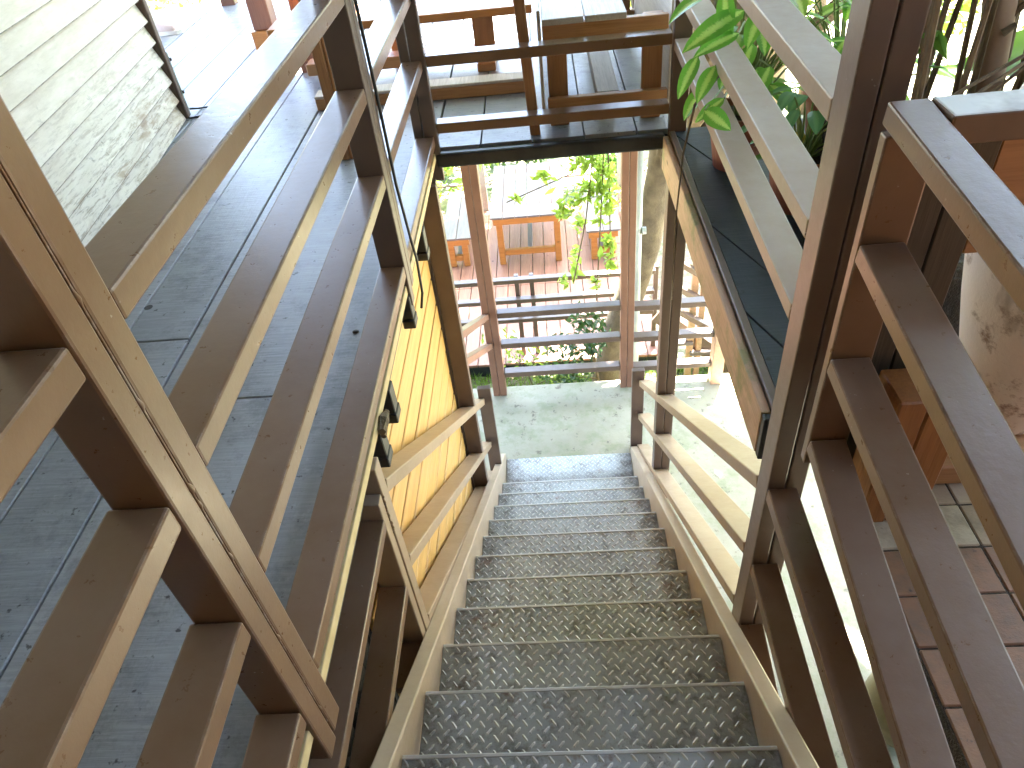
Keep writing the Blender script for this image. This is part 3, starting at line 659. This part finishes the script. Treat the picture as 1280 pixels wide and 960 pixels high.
def pot(name, label, x, y, z, r, h, cat='potted plant'):
    t = thing(name, label, cat, (x, y, z))
    b = MB(); b.lathe((x, y, z), [(.02, 0), (r * .7, 0), (r * .95, h * .88), (r * 1.04, h * .88), (r * 1.06, h), (r * .95, h), (r * .92, h * .86), (.02, h * .85)], 28); b.build('pot', M['terracotta'], t, smooth=False)
    b = MB(); b.lathe((x, y, z + h * .85), [(.002, 0), (r * .9, 0), (r * .8, .012), (.002, .02)], 16); b.build('soil', M['soil'], t)
    return t
def foliage(t, x, y, z, leaves, mat, name='leaf'):
    """leaves: (azimuth deg, reach, height, length, width, bend)"""
    for k, (az, reach, hgt, L, W, bend) in enumerate(leaves):
        a = math.radians(az); d = Vector((math.cos(a), math.sin(a), 0)); e = Vector((x, y, z)) + d * reach + Vector((0, 0, hgt))
        b = MB(); s0 = Vector((x, y, z)) + d * .015
        b.tube([s0, s0.lerp(e, .5) + Vector((0, 0, hgt * .18)), e], [.005, .004, .003], 6); stalk = b.build('stalk', M['greenstem'], t)
        dd = (d + Vector((0, 0, random.uniform(-.1, .45)))).normalized()
        b = MB(); b.leaf(e, dd, Vector((0, 0, 1)) + d * .15, L, W, bend, .22, 7); b.build(name, M[mat[k % len(mat)]], t, norecalc=True)
pa = pot('dieffenbachia', 'tall variegated dieffenbachia in a terracotta pot leaning over the right deck railing', .80, 3.02, ZD, .13, .24)
foliage(pa, .80, 3.02, ZD + .2, [(200, .17, .50, .20, .085, .9), (170, .10, .62, .21, .09, .8), (240, .16, .36, .18, .08, 1.0), (265, .14, .25, .18, .085, 1.1), (215, .20, .18, .16, .075, 1.1), (130, .08, .72, .22, .09, .7), (60, .12, .62, .22, .09, .8), (10, .14, .55, .21, .09, .9), (320, .14, .5, .2, .085, .9), (290, .12, .62, .2, .085, .9), (345, .16, .33, .18, .08, 1.), (300, .17, .28, .17, .075, 1.1), (100, .1, .45, .2, .09, .9), (190, .05, .80, .2, .085, .5), (30, .05, .78, .2, .085, .5)] + [(random.uniform(-130, 60), random.uniform(.08, .34), random.uniform(.15, .75), random.uniform(.15, .22), random.uniform(.06, .09), random.uniform(.5, 1.1)) for _ in range(26)], ['leaf_v', 'leaf_v', 'leaf_y'])
b = MB(); b.tube([(.74, 2.98, -1.0), (.63, 2.75, -.98), (.53, 2.62, -1.02), (.50, 2.62, -1.2), (.49, 2.64, -1.5), (.50, 2.66, -1.9)], [.006, .006, .005, .004, .003, .002], 6); b.build('trailing_stem', M['stem'], pa)
def leaf_to(t, base, tip, W, m, bend=.35):
    base = Vector(base); tip = Vector(tip); d = tip - base; L = d.length
    b = MB(); b.leaf(base, d / L + Vector((-.3, -.5, .75)) * bend * .35, (-.35, -.55, .75), L * 1.04, W, bend, .2, 8); b.build('leaf', M[m], t, norecalc=True)
    s0 = Vector((.80, 3.02, base.z - .22)); b = MB(); b.tube([s0, s0.lerp(base, .6) + Vector((0, 0, .06)), base], [.006, .004, .003], 5); b.build('stalk', M['greenstem'], t)
for p0, p1, W in (((.655, 2.56, -.705), (.450, 2.45, -.765), .085), ((.505, 2.50, -.815), (.432, 2.42, -.91), .055), ((.63, 2.5, -.755), (.485, 2.45, -.79), .06), ((.565, 2.5, -.85), (.495, 2.42, -.93), .06), ((.60, 2.62, -.66), (.592, 2.48, -.77), .06), ((.585, 2.42, -.93), (.49, 2.39, -.985), .045), ((.51, 2.36, -.94), (.58, 2.29, -.98), .065), ((.71, 2.62, -.83), (.64, 2.48, -.89), .06), ((.76, 2.72, -.75), (.68, 2.58, -.82), .07), ((.78, 2.62, -.91), (.70, 2.48, -.97), .06)): leaf_to(pa, p0, p1, W, 'leaf_v')
pb = pot('foliage_plant', 'low bluish green plant in a terracotta pot beside the tall right post', .945, 2.62, ZD, .125, .22)
lv = [(random.uniform(0, 360), random.uniform(.04, .2), random.uniform(.03, .34), random.uniform(.10, .17), random.uniform(.035, .06), random.uniform(.5, 1.2)) for _ in range(26)]
foliage(pb, .945, 2.62, ZD + .19, lv, ['leaf_blue', 'leaf_blue', 'leaf_a'])
b = MB(); b.leaf((.93, 2.62, ZD + .3), (-.4, -.5, -.4), (0, -.5, .8), .11, .05, .5, .2); b.build('leaf', M['leaf_old'], pb, norecalc=True)
pc = pot('foliage_plant', 'bushy green plant in a dark terracotta pot further back on the right side deck', 1.25, 3.15, ZD, .15, .24)
lv = [(random.uniform(0, 360), random.uniform(.05, .38), random.uniform(.1, .75), random.uniform(.14, .22), random.uniform(.05, .085), random.uniform(.5, 1.2)) for _ in range(70)]
foliage(pc, 1.25, 3.15, ZD + .2, lv, ['leaf_b', 'leaf_v', 'leaf_y', 'leaf_a'])
# ------------------------------------------------------------------ leaf clouds
def leaves(centres, radii, n, size, seed, flat=.5, asp=.5):
    r = np.random.default_rng(seed); centres = np.asarray(centres, float); radii = np.asarray(radii, float)
    if radii.ndim == 1: radii = np.repeat(radii[:, None], 3, 1)
    w = radii.prod(1) ** (2 / 3); idx = r.choice(len(centres), n, p=w / w.sum())
    d = r.normal(size=(n, 3)); d /= np.linalg.norm(d, axis=1)[:, None]
    p = centres[idx] + d * radii[idx] * (r.random(n) ** .45)[:, None]
    nr = r.normal(size=(n, 3)) + np.array([0, 0, flat * 2]); nr /= np.linalg.norm(nr, axis=1)[:, None]
    a = np.cross(nr, r.normal(size=(n, 3))); a /= np.linalg.norm(a, axis=1)[:, None]; c = np.cross(nr, a)
    L = (size * r.uniform(.6, 1.3, n))[:, None]; W = L * asp
    dn = nr * L * .12
    v = np.stack([p - a * L * .5, p + c * W * .5 - dn * 0, p + a * L * .5 - dn, p - c * W * .5, p + a * 0 - dn * .6], 1).reshape(-1, 3)
    k = np.arange(n)[:, None] * 5
    f = np.concatenate([k + [0, 1, 4], k + [1, 2, 4], k + [2, 3, 4], k + [3, 0, 4]])
    return v, f
def tree(name, label, cat, base, trunk, tr_r, blobs, n, size, mat, seed, bark='stem', limbs=True, asp=.5, group=None):
    t = thing(name, label, cat, base, group); random.seed(seed)
    if trunk:
        b = MB(); b.tube(trunk, [tr_r * (1 - .55 * i / (len(trunk) - 1)) for i in range(len(trunk))], 12, True, .05)
        tk = b.build('trunk', M[bark], t, smooth=True)
        if limbs:
            b = MB(); top = Vector(trunk[-1]); mid = Vector(trunk[len(trunk) // 2])
            for c, r in blobs:
                s0 = top if random.random() < .6 else mid; c = Vector(c); m_ = s0.lerp(c, .5) + Vector((random.uniform(-.1, .1), random.uniform(-.1, .1), random.uniform(-.05, .15)))
                b.tube([s0, m_, c], [tr_r * .4, tr_r * .25, tr_r * .08], 6)
            b.build('limbs', M[bark], tk)
    v, f = leaves([c for c, r in blobs], [r for c, r in blobs], n, size, seed, asp=asp)
    pydata('crown', v, f, M[mat], t); return t
def blobs(c, spread, k, r, seed):
    q = np.random.default_rng(seed); return [(tuple(np.array(c) + q.normal(size=3) * np.array(spread)), tuple(np.array([r, r, r * .7]) * q.uniform(.6, 1.3))) for _ in range(k)]
# the leaning tree behind the landing
tree('leaning_tree', 'pale barked leaning tree growing up past the drain pipe behind the landing', 'tree', (.43, 5.4, -5.0), [(.42, 5.4, -5.05), (.43, 5.4, -4.7), (.52, 5.4, -4.2), (.66, 5.4, -3.7), (.77, 5.4, -3.25), (.86, 5.4, -2.6), (.95, 5.5, -1.5), (1.3, 5.6, 0), (1.8, 5.4, 1.6), (2.0, 5.2, 2.4)], .155, blobs((2.45, 4.3, 3.1), (.8, 1.35, .3), 44, .44, 3) + blobs((1.35, 6.4, 3.0), (.35, .45, .25), 18, .36, 4), 27000, .15, 'leaf_a', 3, 'bark')
# hanging vine and shrub seen through the opening
t = thing('hanging_vine', 'bright green leafy vine hanging in front of the lower terrace', 'plant', (.3, 5.6, -2.2))
v, f = leaves([(.27, 5.5, -2.5), (.42, 5.5, -2.62), (.46, 5.45, -2.8), (.30, 5.5, -2.75), (.14, 5.45, -2.85), (.40, 5.5, -3.0), (.20, 5.5, -3.05), (.06, 5.5, -2.98), (-.06, 5.5, -2.62), (.0, 5.5, -2.78), (-.30, 5.5, -2.78), (.44, 5.4, -3.25), (.47, 5.4, -3.45), (.17, 5.45, -3.35), (.05, 5.45, -3.6), (.16, 5.45, -3.5), (.33, 5.4, -3.6)], [(.14, .12, .12), (.12, .12, .12), (.1, .12, .16), (.14, .1, .12), (.12, .08, .1), (.1, .08, .12), (.10, .08, .12), (.08, .08, .06), (.1, .06, .05), (.08, .06, .05), (.08, .05, .04), (.07, .06, .14), (.06, .06, .12), (.04, .05, .14), (.05, .05, .07), (.05, .05, .07), (.05, .05, .08)], 430, .105, 5, .1, .40)
pydata('leaves', v, f, M['leaf_b'], t)
b = MB()
for a, c, d in (((.45, 5.6, -1.6), (.42, 5.5, -2.6), (.34, 5.4, -3.8)), ((.5, 5.6, -1.6), (.2, 5.5, -2.6), (-.38, 5.5, -2.82)), ((.45, 5.6, -1.6), (.47, 5.5, -2.8), (.47, 5.4, -3.5)), ((.45, 5.6, -1.7), (.27, 5.45, -3.0), (.14, 5.4, -3.6))): b.tube([a, c, d], .006, 5)
b.build('stems', M['stem'], t)
tree('leafy_shrub', 'grey green shrub growing between the landing rails and the terrace', 'shrub', (.35, 5.3, -5.0), [(.35, 5.3, -5), (.33, 5.25, -4.6), (.27, 5.2, -4.2)], .02, [((.24, 5.2, -3.85), (.22, .15, .15)), ((.12, 5.2, -4.15), (.3, .15, .18)), ((.02, 5.2, -4.45), (.3, .15, .14)), ((.3, 5.2, -4.05), (.15, .15, .15))], 480, .075, 'leaf_c', 8, asp=.45)
tree('leafy_shrub', 'small light green shrub near the leaning tree foot, left of the landing rails', 'shrub', (-.3, 5.3, -5.0), [(-.3, 5.3, -5), (-.3, 5.3, -4.7)], .012, [((-.35, 5.3, -4.3), (.28, .15, .12)), ((-.55, 5.3, -4.1), (.2, .15, .1)), ((.0, 5.35, -4.6), (.35, .12, .1))], 170, .07, 'leaf_b', 9, asp=.45)
# trees and bushes beyond
def bigtree(label, x, y, z0, h, spread, mat, seed, n=5200, size=.13, r=.75, k=18, tr=.12):
    return tree('garden_tree', label, 'tree', (x, y, z0), [(x, y, z0), (x + .1, y, z0 + h * .3), (x - .05, y + .1, z0 + h * .6), (x, y, z0 + h * .8)], tr, blobs((x, y, z0 + h * .78), (spread, spread, h * .17), k, r, seed), n, size, mat, seed)
FAR = [('yellow green tree beyond the left end of the upper deck, behind the shoe', -3.4, 11.2, 3.0, 'leaf_b'), ('mid green tree behind the terrace, in line with the left landing post', -1.6, 13.4, 3.0, 'leaf_a'), ('yellow green tree behind the terrace, in line with the drain pipe', 1.4, 14.2, 3.6, 'leaf_b'), ('dark green tree at the far right behind the leaning tree', 4.3, 12.4, 4.4, 'leaf_c'), ('pale green tree far left of the upper deck', -6.4, 12.6, 3.2, 'leaf_b')]
for i, (l, x, y, h, m) in enumerate(FAR): bigtree(l, x, y, -5.2, h, 1.0, m, 20 + i, 3600, .17, .9, 14)
bigtree('yellow green tree in the garden at the top right, behind the dieffenbachia', 3.1, 7.0, -5.1, 6.2, .75, 'leaf_b', 31, 4200, .12, .6)
bigtree('mid green tree in the garden right of the brick patio', 5.6, 3.4, -4.29, 5.6, .7, 'leaf_a', 32, 4200, .12, .6)
tree('shading_tree', 'unseen tree added beyond the terrace so its crown shades the tables', 'tree', (3.4, 11.0, -5.2), [(3.4, 11.0, -5.2), (3.2, 11, -2), (2.6, 10.9, 1.5), (1.6, 10.8, 3.6)], .2, blobs((.9, 10.6, 4.3), (1.7, 1.5, .35), 40, .75, 77), 15000, .165, 'leaf_a', 77, 'bark')  # crown put above the view to shade the terrace
tree('shading_tree', 'unseen tree added off to the left to shade the far upper deck', 'tree', (-6.5, 10, -5.2), [(-6.5, 10, -5.2), (-6.2, 10, -2), (-5, 9.5, 1.5), (-4, 9, 3.4)], .2, blobs((-2.6, 8.6, 4.3), (1.5, 1.0, .3), 26, .7, 78), 8000, .24, 'leaf_b', 78, 'bark')  # added out of view to soften the sun on the far deck
for i, (x, y) in enumerate(((6.6, 1.0), (6.9, 5.2))): tree('shading_tree', ('unseen dark tree added across the yard to block sky, level with the patio', 'unseen dark tree added across the yard to block sky, level with the landing')[i], 'tree', (x, y, -4.3), [(x, y, -4.3), (x, y, -1), (x, y, 2)], .16, blobs((x, y, 1.8), (.6, 1.5, 1.4), 30, .75, 80 + i), 6000, .26, 'leaf_c', 80 + i, 'bark')  # added outside the view to cut sky light from the right
BU = [('mid green bush at the foot of the garden tree beyond the right side deck', 2.4, 4.7, -4.29, 1.7, 'leaf_a', .55), ('yellow green bush behind the bamboo clump', 3.3, 4.9, -4.29, 2.2, 'leaf_b', .6), ('dark green bush at the outer edge of the concrete yard', 3.9, 2.0, -4.29, 2.2, 'leaf_c', .6), ('light green bush behind the wire fence', 1.9, 11.0, -5.1, 1.0, 'leaf_b', .6), ('dark green bush close behind the garden table', -.35, 10.9, -5.1, 1.0, 'leaf_c', .5), ('mid green bush behind the fence, right of the garden table', .75, 10.3, -5.1, .9, 'leaf_a', .45), ('yellow green bush behind the fence, left of the garden table', -1.25, 10.2, -5.1, .9, 'leaf_b', .4), ('mid green bush behind the wire fence at the left', -1.9, 10.8, -5.1, 1.1, 'leaf_a', .6), ('yellow green bush left of the terrace', -4.9, 9.8, -5.1, 1.8, 'leaf_b', .8)]
for i, (l, x, y, z, h, m, r) in enumerate(BU):
    tree('garden_bush', l, 'bush', (x, y, z), [(x, y, z), (x, y, z + h * .5)], .03, blobs((x, y, z + h * .55), (r * .6, r * .6, h * .25), 8, r * .6, 50 + i), 1500, .11, m, 50 + i)
# planter with stems, trunk with big leaves behind the patio
sb = B('planting_bed', M['soil'], None, (1.0, 4.2, 1.62, 2.75, -2.2, -1.12, .03, 2), kind='structure')
bc = thing('bamboo_clump', 'clump of thin brown stems with small green leaves behind the patio top rail', 'plant', (1.45, 2.3, -1.12)); random.seed(4)
b = MB()
for i in range(34):
    x = 1.12 + random.random() * .55; y = 2.2 + random.random() * .45; l = random.uniform(-.22, .22); q = random.uniform(-.15, .2); h = random.uniform(.8, 1.7)
    b.tube([(x, y, -1.14), (x + l * .4, y + q * .4, -1.12 + h * .5), (x + l, y + q, -1.12 + h)], [.011, .009, .004], 6)
for i in range(9):
    x = 1.0 + random.random() * .4; b.tube([(x, 2.0 + random.random() * .2, -1.05 + random.random() * .1), (x + .6, 2.1 + random.random() * .3, -.95 + random.random() * .35)], .006, 5)
b.build('stems', M['stem'], bc)
v, f = leaves([(1.2, 2.5, -.35), (1.5, 2.45, -.3), (1.35, 2.6, -.55), (1.75, 2.6, -.25), (1.15, 2.4, -.8)], [(.35, .2, .25), (.35, .2, .25), (.3, .2, .2), (.3, .2, .25), (.14, .12, .16)], 260, .12, 12, .3, .3)
pydata('leaves', v, f, M['leaf_a'], bc)
tk = thing('young_tree', 'smooth pinkish tree trunk with a knot rising behind the patio top rail', 'tree', (1.47, 2.5, -1.12))
b = MB(); b.tube([(1.475, 2.5, -1.15), (1.465, 2.5, -.95), (1.445, 2.5, -.82), (1.415, 2.5, -.68), (1.40, 2.5, -.5), (1.38, 2.5, .0), (1.42, 2.5, .8)], [.052, .048, .047, .05, .044, .04, .03], 18, True, .02)
b.build('trunk', M['bark_pink'], tk, smooth=True); b = MB(); b.tube([(1.44, 2.455, -.815), (1.47, 2.448, -.79)], [.014, .008], 8); b.tube([(1.45, 2.48, -.79), (1.60, 2.45, -.60), (1.68, 2.5, -.3)], [.012, .008, .004], 6); b.build('branch', M['stem'], tk)
v, f = leaves([(1.42, 2.5, 1.1), (1.7, 2.6, .9), (1.2, 2.5, 1.0)], [(.4, .4, .3)] * 3, 400, .14, 13); pydata('crown', v, f, M['leaf_a'], tk)
bl = thing('broad_leaf_plant', 'plant with very broad green leaves right of the pinkish trunk', 'plant', (1.85, 2.3, -1.12))
for az, L, W, tz in ((150, .5, .34, .35), (200, .48, .3, .12), (100, .5, .34, .6), (60, .5, .3, .4), (260, .42, .3, .15), (20, .5, .32, .5)):
    a = math.radians(az); d = Vector((math.cos(a), math.sin(a), tz)); b = MB(); b.leaf(Vector((1.95, 2.35, -1.0)) + d * .12, d, (0, -.3, 1), L, W, .8, .15, 8); b.build('leaf', M['leaf_a'], bl, norecalc=True)
b = MB(); b.tube([(1.95, 2.35, -1.14), (1.95, 2.35, -.95)], .03, 8); b.build('stem', M['greenstem'], bl)
gl = thing('seedling', 'small bright green seedling leaves poking up behind the patio rail corner', 'plant', (.82, 1.72, -1.12))
for az in (20, 100, 170, 250, 320):
    a = math.radians(az); b = MB(); b.leaf((1.02, 1.68, -1.05), (math.cos(a), math.sin(a), .8), (0, 0, 1), .16, .05, .9, .2); b.build('leaf', M['leaf_b'], gl, norecalc=True)
# grass on the bank: nobody could count it
r = np.random.default_rng(2); n = 9000
px = r.uniform(-1.2, 2.6, n); py = r.uniform(4.88, 5.9, n); pz = -5.06 + .35 * np.clip(1 - (py - 4.86) / 1.06 * 1.9, 0, 1); a = r.uniform(0, 2 * PI, n); h = r.uniform(.04, .13, n); w = .006
dx, dy = np.cos(a) * w, np.sin(a) * w; lx, ly = r.normal(size=n) * .04, r.normal(size=n) * .04
v = np.stack([np.stack([px - dx, py - dy, pz], 1), np.stack([px + dx, py + dy, pz], 1), np.stack([px + lx, py + ly, pz + h], 1)], 1).reshape(-1, 3)
pydata('grass', v, np.arange(n * 3).reshape(-1, 3), M['grass'], None, kind='stuff')

# ------------------------------------------------------------------ person behind the wall (only one foot shows)
pe = thing('person', 'person in pale pink canvas shoes and white socks standing behind the clapboard wall', 'person', (-3.05, 6.2, ZD))
def skinned(name, verts, edges, m, par, root=0):
    me = bpy.data.meshes.new(name); og = ORG[par.name]
    me.from_pydata([tuple(Vector(v[:3]) - og) for v in verts], edges, []); o = bpy.data.objects.new(name, me); COL.objects.link(o); o.parent = par; me.materials.append(m); ORG[o.name] = og
    sk = o.modifiers.new('skin', 'SKIN'); sk.use_smooth_shade = True
    for d, v in zip(me.skin_vertices[0].data, verts): d.radius = (v[3], v[4] if len(v) > 4 else v[3])
    me.skin_vertices[0].data[root].use_root = True
    o.modifiers.new('sub', 'SUBSURF').levels = 2; o.modifiers['sub'].render_levels = 2
    return o
X, Y, Z = -3.06, 6.2, ZD
bv = [(X, Y, Z + .95, .13, .15), (X, Y, Z + 1.2, .11, .14), (X, Y, Z + 1.4, .10, .15), (X, Y, Z + 1.5, .05), (X + .02, Y, Z + 1.6, .075), (X + .02, Y, Z + 1.72, .07)]
be = [(0, 1), (1, 2), (2, 3), (3, 4), (4, 5)]
for s_ in (-1, 1):
    k = len(bv); yo = s_ * .09
    bv += [(X, Y + yo, Z + .86, .085), (X + .02 - .12 * (s_ > 0), Y + yo, Z + .47, .055), (X - .01 - .22 * (s_ > 0), Y + yo, Z + .3, .052), (X - .34 * (s_ > 0), Y + yo, Z + .07, .036)]; be += [(0, k), (k, k + 1), (k + 1, k + 2), (k + 2, k + 3)]
    k = len(bv); bv += [(X, Y + s_ * .19, Z + 1.38, .05), (X, Y + s_ * .24, Z + 1.1, .04), (X + .05, Y + s_ * .25, Z + .85, .03), (X + .06, Y + s_ * .25, Z + .76, .035, .02)]; be += [(2, k), (k, k + 1), (k + 1, k + 2), (k + 2, k + 3)]
    for fy in (-.024, -.008, .008, .024): q = len(bv); bv.append((X + .065 + fy * .3, Y + s_ * .25 + fy * .5, Z + .68 + abs(fy) * .5, .008)); be.append((k + 3, q))
skinned('body', bv, be, M['skin'], pe)
skinned('shorts', [(X, Y, Z + 1.0, .14, .16), (X, Y, Z + .92, .14, .165), (X, Y - .09, Z + .8, .105), (X + .01, Y - .09, Z + .5, .09), (X, Y + .09, Z + .8, .105), (X + .01, Y + .09, Z + .5, .09)], [(0, 1), (1, 2), (2, 3), (1, 4), (4, 5)], M['cloth'], pe)
skinned('shirt', [(X, Y, Z + .98, .15, .165), (X, Y, Z + 1.2, .13, .16), (X, Y, Z + 1.42, .11, .16), (X, Y - .2, Z + 1.38, .07), (X, Y - .24, Z + 1.2, .065), (X, Y + .2, Z + 1.38, .07), (X, Y + .24, Z + 1.2, .065)], [(0, 1), (1, 2), (2, 3), (3, 4), (2, 5), (5, 6)], M['shirt'], pe)
skinned('hair', [(X - .02, Y, Z + 1.66, .085), (X - .02, Y, Z + 1.76, .07)], [(0, 1)], M['hair'], pe)
for s_ in (-1, 1):
    y = Y + s_ * .09; X = -3.06 - .34 * (s_ > 0)
    skinned('sock', [(X, y, Z + .06, .043), (X, y, Z + .15, .046)], [(0, 1)], M['shirt'], pe)
    sh = skinned('shoe', [(X - .05, y, Z + .055, .045, .042), (X + .04, y, Z + .06, .045, .045), (X + .13, y, Z + .048, .045, .034), (X + .19, y, Z + .04, .036, .026)], [(0, 1), (1, 2), (2, 3)], M['shoe'], pe)
    b = MB(); pts = [(-.10, 0), (-.085, .035), (0, .042), (.12, .05), (.2, .04), (.225, 0), (.2, -.04), (.12, -.045), (0, -.04), (-.085, -.035)]
    lo = [b.bm.verts.new((X + u, y + w_, Z + .002)) for u, w_ in pts]; hi = [b.bm.verts.new((X + u, y + w_, Z + .03)) for u, w_ in pts]
    b.bm.faces.new(lo[::-1]); b.bm.faces.new(hi)
    for i in range(len(pts)): b.bm.faces.new((lo[i], lo[(i + 1) % len(pts)], hi[(i + 1) % len(pts)], hi[i]))
    b.build('sole', M['sole'], sh)

# ------------------------------------------------------------------ roof and house behind the viewer (they shade the stairs)
rf = thing('roof', 'dark roof over the decks and the stairs, above the view', 'roof', (0, 2, 1.3))
prt('sheeting', M['roof'], rf, (-6.5, 1.45, -3, 5.7, 2.20, 2.26, 0)); prt('end_shade_sheet', M['roof'], rf, (-6.5, -1.2, 5.702, 6.9, 2.20, 2.26, 0)); prt('side_shade_sheet', M['roof'], rf, (1.452, 2.9, -3, 2.6, 2.20, 2.26, 0))  # out of view; end and side sheets sized to cut sky and sun
for i in range(8): prt('rafter', M['roof_wood'], rf, (-6.4, 1.5, -2.6 + i * 1.2, -2.52 + i * 1.2, 2.08, 2.198, .003))
hw = thing('house_wall', 'dark wooden house wall behind the head of the stairs', 'wall', (0, -2.3, ZD))
prt('boards', M['roof_wood'], hw, (-6.4, 3.45, -2.5, -2.35, -4.29, 2.19, 0)); prt('side_light_block', M['roof_wood'], hw, (3.3, 3.45, -2.348, .35, -4.29, 2.19, 0))  # side part is added out of view to darken faces turned toward the viewer

# ------------------------------------------------------------------ light, sky, camera
SUN = Vector((.13, .30, .945)).normalized()
w = bpy.data.worlds.new('World'); S.world = w; w.use_nodes = True; nt = w.node_tree; nt.nodes.clear()
sky = nt.nodes.new('ShaderNodeTexSky'); sky.sky_type = 'NISHITA'; sky.sun_disc = False
sky.sun_elevation = math.asin(SUN.z); sky.sun_rotation = math.atan2(SUN.x, SUN.y)
sky.air_density = 1.0; sky.dust_density = 2.0; sky.ozone_density = 1.0
bg = nt.nodes.new('ShaderNodeBackground'); bg.inputs[1].default_value = .088; ow = nt.nodes.new('ShaderNodeOutputWorld')
nt.links.new(sky.outputs[0], bg.inputs[0]); nt.links.new(bg.outputs[0], ow.inputs[0])
ld = bpy.data.lights.new('sun', 'SUN'); ld.energy = 5.0; ld.angle = math.radians(.53); ld.color = (1, .95, .86)
lo = bpy.data.objects.new('sun', ld); COL.objects.link(lo); lo.rotation_euler = SUN.to_track_quat('Z', 'Y').to_euler(); lo.location = (0, 0, 10)

yaw, pit, rol, F = -0.0946, 0.71774779, -0.12397019, 904.686418
fw = Vector((math.sin(yaw) * math.cos(pit), math.cos(yaw) * math.cos(pit), -math.sin(pit))); r0 = Vector((math.cos(yaw), -math.sin(yaw), 0)); u0 = r0.cross(fw)
c, s_ = math.cos(rol), math.sin(rol); rv = r0 * c + u0 * s_; uv = -r0 * s_ + u0 * c
cam = bpy.data.cameras.new('camera'); cam.sensor_width = 36; cam.lens = F / 1280 * 36; cam.clip_start = .02; cam.clip_end = 500
co = bpy.data.objects.new('camera', cam); COL.objects.link(co)
co.matrix_world = Matrix(((rv.x, uv.x, -fw.x, 0), (rv.y, uv.y, -fw.y, 0), (rv.z, uv.z, -fw.z, 0), (0, 0, 0, 1)))
S.camera = co
S.view_settings.view_transform = 'Standard'; S.view_settings.look = 'None'; S.view_settings.gamma = 1; S.view_settings.exposure = 5.3; S.view_settings.use_curve_mapping = False
S.cycles.max_bounces = 10; S.cycles.diffuse_bounces = 6; S.cycles.sample_clamp_indirect = 8
